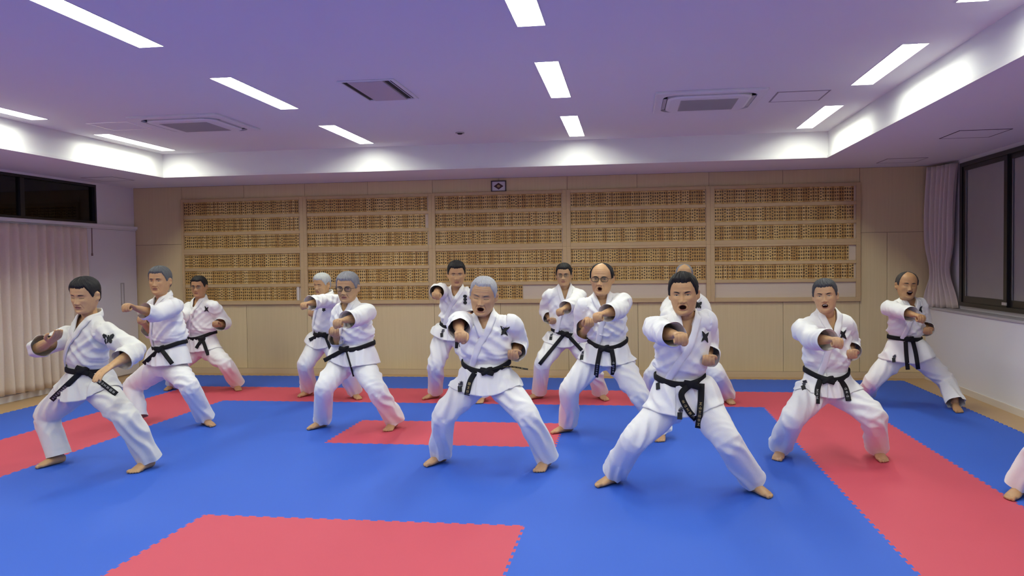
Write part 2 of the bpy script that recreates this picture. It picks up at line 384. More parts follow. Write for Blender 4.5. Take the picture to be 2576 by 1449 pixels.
dm = poly('diamond', [(-.068, 0), (0, .046), (.068, 0), (0, -.046)][::-1], -.012, -.008, plain('diamond_maroon', (.05, .008, .012), .5), fp)
rr = [(.026*math.cos(a)*(1 if k % 2 else .72), .021*math.sin(a)*(1 if k % 2 else .72)) for k, a in enumerate(np.linspace(0, 2*math.pi, 17)[:-1])]
poly('crest', rr[::-1], -.015, -.012, plain('crest_gold', (.36, .24, .12), .5), dm)

# ---------------------------------------------------------------- ceiling fittings
rowtxt = ['farthest', 'second farthest', 'third farthest', 'fourth', 'fifth']; coltxt = ['along the left coffer side', 'left of the middle', 'near the middle', 'along the right coffer side']
for i, x in enumerate(LX):
    for j, (a, c_) in enumerate(LY):
        o = empty('ceiling_light', (x, (a+c_)/2, ZC))
        tag(o, 'recessed white strip light, %s one in the row %s' % (rowtxt[j], coltxt[i]), 'ceiling light', 'recessed strip lights in the ceiling')
        h = .045; L2 = (c_-a)/2; W = LW
        b = MB()
        b.quad((-W, -L2, 0), (-W, L2, 0), (-W, L2, h), (-W, -L2, h)).quad((W, -L2, 0), (W, -L2, h), (W, L2, h), (W, L2, 0))
        b.quad((-W, -L2, 0), (-W, -L2, h), (W, -L2, h), (W, -L2, 0)).quad((-W, L2, 0), (W, L2, 0), (W, L2, h), (-W, L2, h))
        b.build('housing', M_refl, o)
        r = MB(); e = .008
        r.box(-W-e, -W, -L2-e, L2+e, -.003, .0).box(W, W+e, -L2-e, L2+e, -.003, .0).box(-W, W, -L2-e, -L2, -.003, 0).box(-W, W, L2, L2+e, -.003, 0)
        r.build('rim', M_plast, o)
        b = MB().quad((-W, -L2, h), (-W, L2, h), (W, L2, h), (W, -L2, h)); b.build('diffuser', M_light, o)

def rsq(hw, hh, r, n=8):
    P = []
    for cx, cy, a0 in ((hw-r, hh-r, 0), (-hw+r, hh-r, 90), (-hw+r, -hh+r, 180), (hw-r, -hh+r, 270)):
        for k in range(n+1):
            a = math.radians(a0+90*k/n); P.append((cx+r*math.cos(a), cy+r*math.sin(a)))
    return P
def ringmesh(loops):
    """stack of closed loops (same count) -> V, F"""
    V = []; F = []; n = len(loops[0])
    for lp in loops: V += lp
    for j in range(len(loops)-1):
        for k in range(n): F.append((j*n+k, j*n+(k+1) % n, (j+1)*n+(k+1) % n, (j+1)*n+k))
    return V, F
def cassette(x, y, label):
    o = empty('air_conditioner', (x, y, ZC)); tag(o, label, 'air conditioner', 'ceiling cassette air conditioners')
    z = lambda P, h: [(a, b_, -h) for a, b_ in P]
    out = rsq(.475, .475, .02); slot = rsq(.405, .405, .13); inn = rsq(.365, .365, .13); i2 = rsq(.34, .34, .11)
    V, F = ringmesh([z(out, .001), z(out, .018), z(rsq(.465, .465, .02), .024), z(slot, .026), z(slot, .004)])
    mk('panel', np.array(V), F, M_plast, o)
    n = len(slot); V, F = ringmesh([z(slot, .004), z(inn, .004)]); mk('air_outlet', np.array(V), F, M_slot, o)
    V, F = ringmesh([z(inn, .003), z(inn, .030), z(i2, .042)]); V += z(i2, .042); F.append(tuple(range(2*n, 3*n)))
    cp = mk('centre_panel', np.array(V), F, M_plast, o)
    g = MB().box(-.25, .25, -.25, .25, -.045, -.041); gr = g.build('intake_grille', M_grill, o)
    s = MB()
    for k in range(24): s.box(-.245, .245, -.24+k*.0205, -.235+k*.0205, -.048, -.045)
    s.build('grille_slat', M_grill, gr)['kind'] = 'stuff'
    for sx, sy in ((0, -1), (0, 1), (-1, 0), (1, 0)):
        b = MB(); c_ = .386
        if sx == 0: b.box(-.24, .24, sy*c_-.015, sy*c_+.015, -.024, -.019)
        else: b.box(sx*c_-.015, sx*c_+.015, -.24, .24, -.024, -.019)
        b.build('flap', plain('flap_grey', (.5, .5, .5), .5) if 'flap_grey' not in bpy.data.materials else bpy.data.materials['flap_grey'], o)
cassette(-4.35, 7.70, 'ceiling cassette air conditioner between the two left light rows')
cassette(.72, 7.60, 'ceiling cassette air conditioner between the two right light rows')
def hatch(x, y, z, w, d, label, fm, edge=.014):
    o = empty('access_hatch', (x, y, z)); tag(o, label, 'access hatch', 'access hatches in the ceiling')
    b = MB(); b.box(-w, w, -d, -d+edge, -.004, 0).box(-w, w, d-edge, d, -.004, 0).box(-w, -w+edge, -d+edge, d-edge, -.004, 0).box(w-edge, w, -d+edge, d-edge, -.004, 0)
    b.build('frame', fm, o)
    MB().box(-w+edge, w-edge, -d+edge, d-edge, -.0025, 0).build('panel', M_ceil, o)
M_gap = plain('hatch_gap', (.10, .08, .10), .8); M_gap2 = plain('hatch_grey_edge', (.28, .26, .28), .6)
hatch(-5.19, 7.70, ZC, .225, .225, 'bright framed square access hatch beside the left air conditioner', plain('hatch_alu', (.9, .86, .84), .35, metal=.0), .016)
hatch(1.525, 7.58, ZC, .225, .225, 'square access hatch beside the right air conditioner', M_gap2, .014)
hatch(3.25, 8.21, ZS, .228, .25, 'square access hatch in the right soffit, nearer one', M_gap, .009)
hatch(3.24, 10.24, ZS, .225, .22, 'square access hatch in the right soffit by the back wall', M_gap2, .008)
hatch(-6.73, 9.70, ZS, .225, .23, 'square access hatch in the left soffit above the dark window', M_gap2, .008)
o = empty('ceiling_vent', (-2.055, 6.575, ZC)); tag(o, 'square ceiling ventilation grille with dark side slots between two light rows', 'vent')
b = MB(); w, d = .235, .385
b.box(-w, w, -d, -d+.02, -.012, 0).box(-w, w, d-.02, d, -.012, 0).box(-w, -w+.03, -d+.02, d-.02, -.012, 0).box(w-.03, w, -d+.02, d-.02, -.012, 0)
b.build('frame', M_plast, o, bevel=.003)
MB().box(-.155, .135, -d+.02, d-.02, -.016, -.002).build('panel', plain('vent_panel', (.55, .48, .48), .7), o, bevel=.003)
for x0, x1 in ((-.205, -.165), (.140, .172), (.186, .197)): MB().box(x0, x1, -d+.03, d-.03, -.004, -.001).build('slot', M_slot, o)
o = empty('smoke_detector', (-1.855, 8.87, ZC)); tag(o, 'tiny round detector on the ceiling left of the middle light row', 'detector')
MB().cyl((0, 0, 0), (0, 0, -.012), .05, 20).build('base', M_grill, o); MB().cyl((0, 0, -.012), (0, 0, -.022), .032, 20, .022).build('cap', M_slot, o)
# ---------------------------------------------------------------- jigsaw foam mats, 1 m tiles
def foam(name, c, c2):
    m, nt, b = new_mat(name); L = nt.links.new
    tc = N(nt, 'ShaderNodeTexCoord'); n = N(nt, 'ShaderNodeTexNoise', i_Scale=1.1, i_Detail=3.0); L(tc.outputs['Object'], n.inputs['Vector'])
    mx = N(nt, 'ShaderNodeMix', data_type='RGBA'); L(n.outputs['Fac'], mx.inputs[0]); mx.inputs[6].default_value = (*c, 1); mx.inputs[7].default_value = (*c2, 1)
    L(mx.outputs[2], b.inputs['Base Color']); b.inputs['Roughness'].default_value = .62; b.inputs['Specular IOR Level'].default_value = .35
    v = N(nt, 'ShaderNodeTexNoise', i_Scale=420.0, i_Detail=1.0); L(tc.outputs['Object'], v.inputs['Vector'])
    bp = N(nt, 'ShaderNodeBump', i_Strength=.35, i_Distance=.001); L(v.outputs['Fac'], bp.inputs['Height']); L(bp.outputs[0], b.inputs['Normal'])
    return m
M_blue = foam('blue_foam', (.032, .115, .57), (.036, .126, .60)); M_red = foam('red_foam', (.58, .074, .112), (.62, .086, .126))
OX, OY, NX, NY = -6.619, 10.616, 10, 12
RED = {(1, j) for j in range(1, NY)} | {(8, j) for j in range(1, NY)} | {(i, 1) for i in range(1, 9)} | {(i, 3) for i in (4, 5)} | {(i, 6) for i in (4, 5)}
TE, TA = 11, .0085
def edge_pts():
    """dovetail teeth along a 1 m edge: (along, across)"""
    P = [(0, 0)]
    for k in range(TE):
        a = (k+.0)/TE; w = 1/TE
        s = 1
        P += [(a+w*.27, -TA), (a+w*.23, TA), (a+w*.77, TA), (a+w*.73, -TA)]
    P.append((1, 0)); return P
EP = edge_pts()
me_cache = {}
mat_root = empty('foam_mat', (OX, OY-NY, 0)); tag(mat_root, 'blue and red jigsaw foam mat covering the whole training floor', 'mat')
def tile(i, j):
    x0, y0 = 0, 0
    lo, le, hi, ri = [], [], [], []
    P = []
    # same phase for all shared edges, so that neighbours interlock without a gap
    for t, d in EP: P.append((t, d))                                 # bottom edge, left to right (teeth up)
    for t, d in EP[1:]: P.append((1+d, t))                            # right edge
    for t, d in EP[::-1][1:]: P.append((t, 1+d))                      # top edge
    for t, d in EP[::-1][1:-1]: P.append((d, t))                      # left edge
    return P
P = tile(0, 0); n = len(P)
V = [(x, y, 0) for x, y in P]+[(x, y, -.02) for x, y in P]
F = [tuple(range(n))]+[(k, n+k, n+(k+1) % n, (k+1) % n) for k in range(n)]
for nm, m in (('b', M_blue), ('r', M_red)):
    me_cache[nm] = mesh_of('mat_tile', V, F); me_cache[nm].materials.append(m)
for j in range(NY):
    for i in range(NX):
        r = (i, j) in RED
        o = bpy.data.objects.new('mat_tile', me_cache['r' if r else 'b']); o.location = (i, NY-1-j, 0)
        o['label'] = ('red' if r else 'blue')+' foam mat tile'; link(o, mat_root)
# ---------------------------------------------------------------- people: measured joints
# every crop: origin x, origin y, scale; joints below are (crop x, crop y)
CROPS = {'A': (40, 640, 2.415), 'B': (720, 620, 2.898), 'C': (1020, 640, 2.498), 'D': (1300, 620, 2.898),
         'E': (1480, 640, 2.264), 'F': (1900, 660, 2.684), 'G': (0, 0, 1.0)}
PEOPLE = [
 dict(id='A1', crop='A', top=(440,137), chin=(398,352), hyaw=-38, hpitch=10, hroll=2, yaw=-22, nb=(455,395), pc=(440,800),
      sR=(320,440), sL=(610,435), eR=(95,585), fR=(235,512), eL=(725,590), fL=(540,702), rm='f', lm='f',
      kR=(180,985), kL=(665,985), heR=(275,1255), toR=(135,1290), heL=(838,1275), toL=(695,1328),
      cuffR=.32, cuffL=.6, shd=.05, belt=(405,705), beltL=(335,680), beltR=(510,705), tails=[[(405,705),(215,885)],[(430,712),(612,850)]], hem=905,
      hair='black', style='full', mouth='closed', eyes='shut', emblem=(560,515), etype='butterfly', cuff=.55, old=.5,
      skin=(.47,.27,.17), wide=1.0, stand=True),
 dict(id='A2', crop='A', top=(888,70), chin=(862,245), hyaw=-30, hpitch=0, hroll=0, yaw=-30, nb=(900,275), pc=(915,690),
      sR=(815,300), sL=(985,285), eR=(830,470), fR=(770,412), eL=(850,365), fL=(685,312), rm='b', lm='f',
      kR=(705,800), kL=(1055,800), heR=(748,1010), toR=(735,1050), heL=(1135,1022), toL=(1200,1042),
      belt=(875,575), beltL=(822,560), beltR=(1045,525), tails=[[(870,580),(775,665)],[(885,580),(950,665)]], hem=688,
      hair='darkgrey', style='full', mouth='closed', eyes='open', cuff=.42, old=.6, skin=(.42,.23,.15), wide=1.0),
 dict(id='A3', crop='A', top=(1125,130), chin=(1100,258), hyaw=-25, hpitch=2, hroll=0, yaw=-18, nb=(1122,283), pc=(1135,580),
      sR=(1058,300), sL=(1208,300), eR=(1000,390), fR=(955,345), eL=(1272,420), fL=(1215,432), rm='f', lm='b',
      kR=(968,690), kL=(1275,665), heR=(975,805), toR=(898,828), heL=(1335,800), toL=(1362,836),
      belt=(1130,512), beltL=(1050,500), beltR=(1215,470), tails=[[(1130,515),(1095,570)],[(1135,520),(1168,612)]], hem=600,
      hair='black', style='full', mouth='closed', eyes='open', glasses='thin', emblem=(1158,333), etype='cross', cuff=.8, old=.2,
      skin=(.38,.20,.13), wide=1.05),
 dict(id='B1', crop='B', top=(268,193), chin=(252,352), hyaw=-42, hpitch=10, hroll=4, yaw=-32, nb=(292,368), pc=(285,705),
      sR=(235,385), sL=(362,370), eR=(270,520), fR=(188,497), eL=(255,400), fL=(135,420), rm='b', lm='f',
      kR=(135,860), kL=(430,900), heR=(190,1070), toR=(78,1096), heL=(490,1092), toL=(535,1112),
      belt=(262,645), beltL=(232,630), beltR=(340,640), tails=[[(255,640),(168,682)],[(290,660),(326,752)]], hem=738,
      hair='white', style='full', mouth='closed', eyes='shut', emblem=(275,460), etype='flower', cuff=.7, old=.7, skin=(.45,.25,.16), wide=.95),
 dict(id='B2', crop='B', top=(458,182), chin=(438,408), hyaw=-22, hpitch=6, hroll=2, yaw=-20, nb=(465,430), pc=(480,850),
      sR=(395,450), sL=(585,440), eR=(385,700), fR=(355,640), eL=(520,520), fL=(385,545), rm='b', lm='f',
      kR=(275,1030), kL=(665,1050), heR=(290,1300), toR=(155,1330), heL=(795,1305), toL=(738,1343),
      cuffR=.8, belt=(425,752), beltL=(385,715), beltR=(642,700), tails=[[(420,755),(275,832)],[(440,770),(492,948)]], hem=885,
      hair='grey', style='full', mouth='closed', eyes='open', glasses='dark', cuff=.6, old=.8, skin=(.42,.24,.16), wide=1.0),
 dict(id='C1', crop='C', top=(322,38), chin=(318,200), hyaw=2, hpitch=8, hroll=0, yaw=-2, nb=(322,225), pc=(292,520),
      sR=(248,212), sL=(395,222), eR=(205,225), fR=(190,246), eL=(430,380), fL=(390,400), rm='f', lm='b',
      kR=(190,700), kL=(425,700), heR=(195,893), toR=(118,906), heL=(485,915), toL=(468,930),
      cuffL=.8, belt=(330,462), beltL=(225,430), beltR=(395,455), tails=[[(325,470),(322,590)],[(335,470),(350,580)]], hem=545,
      hair='black', style='full', mouth='closed', eyes='open', emblem=(375,283), etype='stack', tag=(228,507), cuff=.6, old=.3, skin=(.42,.23,.15), wide=1.0),
 dict(id='C2', crop='C', top=(488,138), chin=(490,382), hyaw=-10, hpitch=10, hroll=6, yaw=4, nb=(500,395), pc=(515,800),
      sR=(372,385), sL=(660,405), eR=(330,430), fR=(345,500), eL=(712,560), fL=(678,642), rm='f', lm='b',
      kR=(238,1010), kL=(765,1010), heR=(245,1288), toR=(122,1325), heL=(890,1322), toL=(845,1358),
      cuffL=.84, belt=(512,735), beltL=(365,675), beltR=(650,672), tails=[[(510,730),(640,705),(770,722)],[(435,745),(405,800),(385,885)]], hem=895,
      hair='greywhite', style='short', mouth='open', eyes='shut', emblem=(616,480), etype='cross', tag=(342,845), cuff=.6, old=.9, skin=(.45,.25,.17), wide=1.08),
 dict(id='D1', crop='D', top=(348,120), chin=(340,288), hyaw=-6, hpitch=3, hroll=0, yaw=6, nb=(350,308), pc=(365,680),
      sR=(245,330), sL=(455,325), eR=(210,470), fR=(260,552), eL=(425,410), fL=(318,466), rm='b', lm='f',
      kR=(185,850), kL=(550,880), heR=(160,1098), toR=(92,1108), heL=(610,1100), toL=(648,1117),
      cuffR=.82, shd=.05, belt=(350,638), beltL=(275,600), beltR=(415,640), tails=[[(345,640),(165,860)],[(365,640),(474,757)]], hem=720,
      hair='black', style='full', mouth='closed', eyes='open', glasses='thin', tag=(248,670), cuff=.7, old=.4, skin=(.42,.24,.16), wide=1.0),
 dict(id='D2', crop='D', top=(628,118), chin=(612,358), hyaw=-10, hpitch=2, hroll=2, yaw=4, nb=(620,372), pc=(650,820),
      sR=(505,400), sL=(755,355), eR=(478,645), fR=(528,572), eL=(735,465), fL=(600,498), rm='b', lm='f',
      kR=(385,1040), kL=(890,1075), heR=(365,1338), toR=(285,1352), heL=(1060,1385), toL=(1047,1412),
      cuffR=.52, shd=.05, belt=(640,745), beltL=(525,680), beltR=(800,678), tails=[[(610,745),(590,850),(577,955)],[(690,745),(705,840),(700,938)]], hem=880,
      hair='black', style='bald', mouth='small', eyes='open', glasses='dark', tag=(473,810), cuff=.6, old=.8, skin=(.47,.26,.17), wide=1.08),
 dict(id='E1', crop='E', top=(548,55), chin=(545,185), hyaw=0, hpitch=3, hroll=0, yaw=8, nb=(552,205), pc=(555,560),
      sR=(462,260), sL=(645,262), eR=(452,345), fR=(515,425), eL=(690,440), fL=(655,470), rm='f', lm='b',
      kR=(375,670), kL=(735,680), heR=(330,825), toR=(300,848), heL=(795,835), toL=(815,848),
      belt=(555,490), beltL=(460,465), beltR=(650,465), tails=[[(550,490),(540,580)],[(560,490),(580,580)]], hem=580,
      hair='grey', style='bald', mouth='closed', eyes='open', emblem=(625,290), etype='butterfly', cuff=.6, old=.7, skin=(.42,.24,.16), wide=1.0),
 dict(id='E2', crop='E', top=(545,98), chin=(540,345), hyaw=-6, hpitch=3, hroll=-2, yaw=6, nb=(552,360), pc=(560,845),
      sR=(415,395), sL=(632,365), eR=(430,450), fR=(520,462), eL=(675,520), fL=(683,615), rm='f', lm='b',
      kR=(255,1060), kL=(790,1060), heR=(150,1290), toR=(72,1310), heL=(935,1338), toL=(1015,1370),
      cuffL=.84, shd=.022, belt=(590,742), beltL=(385,690), beltR=(657,690), tails=[[(575,745),(530,800),(570,890),(615,940)],[(645,735),(640,850),(625,990)]], hem=930,
      hair='black', style='swept', mouth='open', eyes='open', emblem=(665,470), etype='cross', tag=(398,750), tag2=(520,920), cuff=.68, old=.6, skin=(.45,.25,.16), wide=1.0),
 dict(id='F1', crop='F', top=(475,108), chin=(468,340), hyaw=-4, hpitch=-1, hroll=-4, yaw=10, nb=(482,360), pc=(490,870),
      sR=(330,410), sL=(590,385), eR=(390,520), fR=(545,525), eL=(632,550), fL=(650,632), rm='f', lm='b',
      kR=(250,1050), kL=(800,1035), heR=(178,1290), toR=(145,1332), heL=(805,1290), toL=(880,1348),
      cuffL=.82, belt=(490,795), beltL=(335,720), beltR=(627,730), tails=[[(440,790),(420,860),(417,955)],[(570,790),(610,850),(630,935)]], hem=925,
      hair='blackgrey', style='full', mouth='open', eyes='open', emblem=(592,487), etype='cross', tag=(325,845), cuff=.7, old=.3, skin=(.46,.26,.18), wide=1.0),
 dict(id='F2', crop='F', top=(1012,62), chin=(1035,252), hyaw=18, hpitch=0, hroll=2, yaw=12, nb=(1030,268), pc=(1030,625),
      sR=(905,280), sL=(1105,262), eR=(965,325), fR=(1110,365), eL=(1140,420), fL=(1162,472), rm='f', lm='b',
      kR=(790,800), kL=(1290,800), heR=(752,920), toR=(745,945), heL=(1325,970), toL=(1402,1026),
      cuffL=.8, belt=(1040,520), beltL=(900,500), beltR=(1118,515), tails=[[(1015,535),(1020,620),(1030,725)],[(1065,535),(1085,620),(1100,722)]], hem=690,
      hair='dark', style='bald', mouth='smile', eyes='shut', emblem=(1110,315), etype='cross', tag=(935,660), cuff=.62, old=.7, skin=(.40,.21,.13), wide=1.0),
 dict(id='G1', crop='G', top=(2790,660), chin=(2788,765), hyaw=-6, hpitch=4, hroll=0, yaw=-5, nb=(2790,780), pc=(2785,1000),
      sR=(2725,800), sL=(2855,800), eR=(2690,840), fR=(2650,860), eL=(2890,900), fL=(2850,930), rm='f', lm='b',
      kR=(2640,1105), kL=(2930,1110), heR=(2578,1236), toR=(2532,1256), heL=(2985,1255), toL=(3020,1280),
      belt=(2787,945), beltL=(2730,930), beltR=(2845,930), tails=[[(2780,945),(2770,1030)],[(2795,945),(2810,1030)]], hem=1035,
      hair='black', style='full', mouth='closed', eyes='open', cuff=.65, old=.4, skin=(.40,.22,.14), wide=1.0),
]
# ---------------------------------------------------------------- joints in metres from the measured joints
def nrm(v):
    v = np.asarray(v, float); n = np.linalg.norm(v); return v/(n if n > 1e-9 else 1)
def on_sphere(p, c, r, near):
    d = nrm(ray(p)); o = CAM-np.asarray(c); b = o@d; disc = b*b-(o@o-r*r)
    if disc <= 0:
        q = CAM+d*(-b); return np.asarray(c)+nrm(q-c)*r
    t = -b-math.sqrt(disc) if near else -b+math.sqrt(disc)
    return CAM+d*t
def solve(S):
    ox, oy, sc = CROPS[S['crop']]
    px = lambda k: (ox+S[k][0]/sc, oy+S[k][1]/sc)
    J = {}
    for s in 'RL':
        he, to = at_z(px('he'+s), .015), at_z(px('to'+s), .01)
        d = nrm((to-he)*[1, 1, 0]); 
        c = (he+to)/2
        J['toe'+s] = c+d*.125; J['heel'+s] = c-d*.125
        J['heel'+s][2] = J['toe'+s][2] = 0
        J['fdir'+s] = d
        a = c-d*.07; a[2] = .085; J['ank'+s] = a
    Yt = (J['ankR'][1]+J['ankL'][1])/2 + S.get('dy', -.02)
    J['Y'] = Yt
    psi = math.radians(S['yaw'])
    A = np.array([math.cos(psi), math.sin(psi), 0])
    pc = at_y(px('pc'), Yt); J['pc'] = pc
    lk = nrm((J['ankL']-J['ankR'])*[1, 1, 0]); 
    Ah = nrm(A*.5+lk*.5); J['Ah'] = Ah
    J['hipR'] = pc-Ah*.095; J['hipL'] = pc+Ah*.095
    J['nb'] = at_y(px('nb'), Yt+S.get('ny', -.06))
    Yn = J['nb'][1]
    for s, g in (('R', -1), ('L', 1)):
        J['sh'+s] = at_y(px('s'+s), Yn+g*.17*math.sin(psi))
    for s, m in (('R', S['rm']), ('L', S['lm'])):
        sh = J['sh'+s]
        e = on_sphere(px('e'+s), sh, .285, m == 'f')
        f = on_sphere(px('f'+s), e, .315, True)
        J['elb'+s] = e; J['fist'+s] = f; d = nrm(f-e); J['wri'+s] = e+d*.245; J['fist'+s] = e+d*.315
    L1, L2 = .42, .395
    for s in 'RL':
        d = nrm(ray(px('k'+s))); best = None
        for t in np.linspace(2.5, 13, 2101):
            q = CAM+d*t
            c = (np.linalg.norm(q-J['hip'+s])-L1)**2+(np.linalg.norm(q-J['ank'+s])-L2)**2
            c += .02*max(0, q[1]-Yt)
            if best is None or c < best[0]: best = (c, q)
        J['knee'+s] = best[1]
    ht = np.array(px('top')); ch = np.array(px('chin'))
    Yh = Yn+S.get('hy', -.05)
    T, Cn = at_y(ht, Yh), at_y(ch, Yh-.02)
    J['htop'], J['hchin'] = T, Cn
    return J
# ---------------------------------------------------------------- organic shape tools
def vnoise(P, seed=0):
    """smooth value noise in [-1,1] at points P (n,3)"""
    P = np.asarray(P, float)+seed*17.31
    i = np.floor(P).astype(np.int64); f = P-i; f = f*f*(3-2*f)
    def h(a, b, c):
        n = (a*374761393+b*668265263+c*2147483647+seed*974634) & 0xffffffff
        n = ((n ^ (n >> 13))*1274126177) & 0xffffffff
        return ((n ^ (n >> 16)) & 0xffff)/32767.5-1
    r = 0
    for a in (0, 1):
        for b in (0, 1):
            for c in (0, 1):
                w = (f[:, 0] if a else 1-f[:, 0])*(f[:, 1] if b else 1-f[:, 1])*(f[:, 2] if c else 1-f[:, 2])
                r = r+w*h(i[:, 0]+a, i[:, 1]+b, i[:, 2]+c)
    return r
def sstep(a, b, x):
    t = np.clip((x-a)/(b-a), 0, 1); return t*t*(3-2*t)
def crom(P, n):
    """Catmull-Rom through rows of P, n samples per span"""
    P = np.asarray(P, float); Q = np.vstack([2*P[0]-P[1], P, 2*P[-1]-P[-2]]); out = []
    for k in range(len(P)-1):
        p0, p1, p2, p3 = Q[k:k+4]
        for t in np.linspace(0, 1, n, endpoint=False):
            out.append(.5*((2*p1)+(-p0+p2)*t+(2*p0-5*p1+4*p2-p3)*t*t+(-p0+3*p1-3*p2+p3)*t**3))
    out.append(P[-1]); return np.array(out)
def sweep(path, rad, side, n=18, sub=4, close=(True, True), sq=1.0, smooth=True):
    """closed tube: path (k,3), rad (k,2) half sizes along side / along the other normal, side (3,) or (k,3)"""
    path = np.asarray(path, float); k = len(path)
    rad = np.asarray(rad, float); rad = np.stack([rad, rad], 1) if rad.ndim == 1 else rad
    side = np.asarray(side, float); side = np.tile(side, (k, 1)) if side.ndim == 1 else side
    if smooth and sub > 1: D = crom(np.hstack([path, rad, side]), sub)
    else: D = np.hstack([path, rad, side])
    p, r, s = D[:, :3], np.maximum(D[:, 3:5], 1e-4), D[:, 5:8]
    tg = np.gradient(p, axis=0)
    V = []; th = np.linspace(0, 2*math.pi, n, endpoint=False)
    c, sn = np.cos(th), np.sin(th)
    if sq != 1.0: c = np.sign(c)*np.abs(c)**sq; sn = np.sign(sn)*np.abs(sn)**sq
    for q in range(len(p)):
        t = nrm(tg[q]); a = nrm(s[q]-t*(s[q]@t)); b = np.cross(t, a)
        V.append(p[q]+np.outer(c*r[q, 0], a)+np.outer(sn*r[q, 1], b))
    m = len(V); V = np.vstack(V); F = []
    for j in range(m-1):
        for i in range(n): F.append((j*n+i, j*n+(i+1) % n, (j+1)*n+(i+1) % n, (j+1)*n+i))
    V = np.vstack([V, p[0], p[-1]])
    for i in range(n):
        F.append((m*n, (i+1) % n, i)); F.append((m*n+1, (m-1)*n+i, (m-1)*n+(i+1) % n))
    return V, F
def ball(c, r, ax=None, n=12, m=8):
    """ellipsoid, r (3,), ax rows = axes"""
    r = np.asarray(r, float)*np.ones(3); ax = np.eye(3) if ax is None else np.asarray(ax, float); c = np.asarray(c, float)
    V = [c+ax[2]*r[2]]
    for j in range(1, m):
        a = math.pi*j/m
        for i in range(n):
            t = 2*math.pi*i/n; V.append(c+ax[0]*r[0]*math.sin(a)*math.cos(t)+ax[1]*r[1]*math.sin(a)*math.sin(t)+ax[2]*r[2]*math.cos(a))
    V.append(c-ax[2]*r[2]); F = []
    for i in range(n):
        F.append((0, 1+i, 1+(i+1) % n)); F.append((len(V)-1, 1+(m-2)*n+(i+1) % n, 1+(m-2)*n+i))
    for j in range(m-2):
        for i in range(n): F.append((1+j*n+i, 1+(j+1)*n+i, 1+(j+1)*n+(i+1) % n, 1+j*n+(i+1) % n))
    return np.array(V), F
def join(parts):
    V = []; F = []; n = 0
    for v, f in parts:
        V.append(np.asarray(v)); F += [tuple(int(i)+n for i in q) for q in f]; n += len(v)
    return np.vstack(V), F
def evaluated(o):
    dg = bpy.context.evaluated_depsgraph_get(); me = o.evaluated_get(dg).to_mesh()
    V = np.empty(len(me.vertices)*3); me.vertices.foreach_get('co', V)
    F = [tuple(p.vertices) for p in me.polygons]
    o.evaluated_get(dg).to_mesh_clear()
    return V.reshape(-1, 3), F
def remesh(parts, voxel, smooth=6, fac=.5, decim=None):
    V, F = join(parts)
    me = mesh_of('tmp', V, F); o = bpy.data.objects.new('tmp', me); SC.collection.objects.link(o)
    m = o.modifiers.new('r', 'REMESH'); m.mode = 'VOXEL'; m.voxel_size = voxel
    if smooth:
        m = o.modifiers.new('s', 'SMOOTH'); m.factor = fac; m.iterations = smooth
    if decim:
        m = o.modifiers.new('d', 'DECIMATE'); m.ratio = decim
    r = evaluated(o); bpy.data.objects.remove(o); bpy.data.meshes.remove(me); return r
def normals(V, F):
    me = mesh_of('tmp', V, F); a = np.empty(len(V)*3)
    me.vertices.foreach_get('normal', a); bpy.data.meshes.remove(me); return a.reshape(-1, 3)
def bvh(V, F): return BVHTree.FromPolygons([Vector(v) for v in V], F)
def relax(V, F, it, fac=.5, mask=None):
    E = set()
    for f in F:
        for k in range(len(f)):
            a, b = f[k], f[(k+1) % len(f)]; E.add((a, b) if a < b else (b, a))
    E = np.array(list(E)); V = V.copy(); cnt = np.bincount(E.ravel(), minlength=len(V))[:, None]
    for _ in range(it):
        S = np.zeros_like(V); np.add.at(S, E[:, 0], V[E[:, 1]]); np.add.at(S, E[:, 1], V[E[:, 0]])
        d = (S/np.maximum(cnt, 1)-V)*fac
        V = V+(d if mask is None else d*mask[:, None])
    return V
def cut_tube(V, F, cuts):
    """cut open tube ends: cuts = [(point, outward normal, limb start, limb end of the piece to spare)]"""
    me = mesh_of('tmp', V, F); bm = bmesh.new(); bm.from_mesh(me); bpy.data.meshes.remove(me)
    for c, n, s0, s1 in cuts:
        n = nrm(n); fl = list(bm.faces); M = np.array([f.calc_center_median()[:] for f in fl]); d = M-c
        ax = d@n; rad = np.linalg.norm(d-np.outer(ax, n), axis=1)
        ok = (ax > -.035) & (ax < .13) & (rad < .125)
        if s0 is not None:
            _, r1, _ = limb_coord(M, s0, s1); ok &= ~((r1 < rad) & (r1 < .105))
        fs = [fl[i] for i in np.where(ok)[0]]
        g = list({v for f in fs for v in f.verts})+list({e for f in fs for e in f.edges})+fs
        bmesh.ops.bisect_plane(bm, geom=g, plane_co=Vector(c), plane_no=Vector(n), clear_outer=True, dist=1e-5)
    bm.verts.ensure_lookup_table(); bm.verts.index_update()
    V2 = np.array([v.co[:] for v in bm.verts]); F2 = [tuple(v.index for v in f.verts) for f in bm.faces]; bm.free()
    return V2, F2
def smooth_rim(V, F, it=8):
    """even out the free edge of an open tube"""
    cnt = {}
    for f in F:
        for q in range(len(f)):
            e = (f[q], f[(q+1) % len(f)]); e = e if e[0] < e[1] else (e[1], e[0]); cnt[e] = cnt.get(e, 0)+1
    be = np.array([e for e, n_ in cnt.items() if n_ == 1])
    if not len(be): return V
    V = V.copy()
    for _ in range(it):
        S = np.zeros_like(V); c = np.zeros(len(V))
        for p, q in ((0, 1), (1, 0)): np.add.at(S, be[:, p], V[be[:, q]]); np.add.at(c, be[:, p], 1)
        w = c > 1; V[w] = V[w]*.5+S[w]/c[w][:, None]*.5
    return V
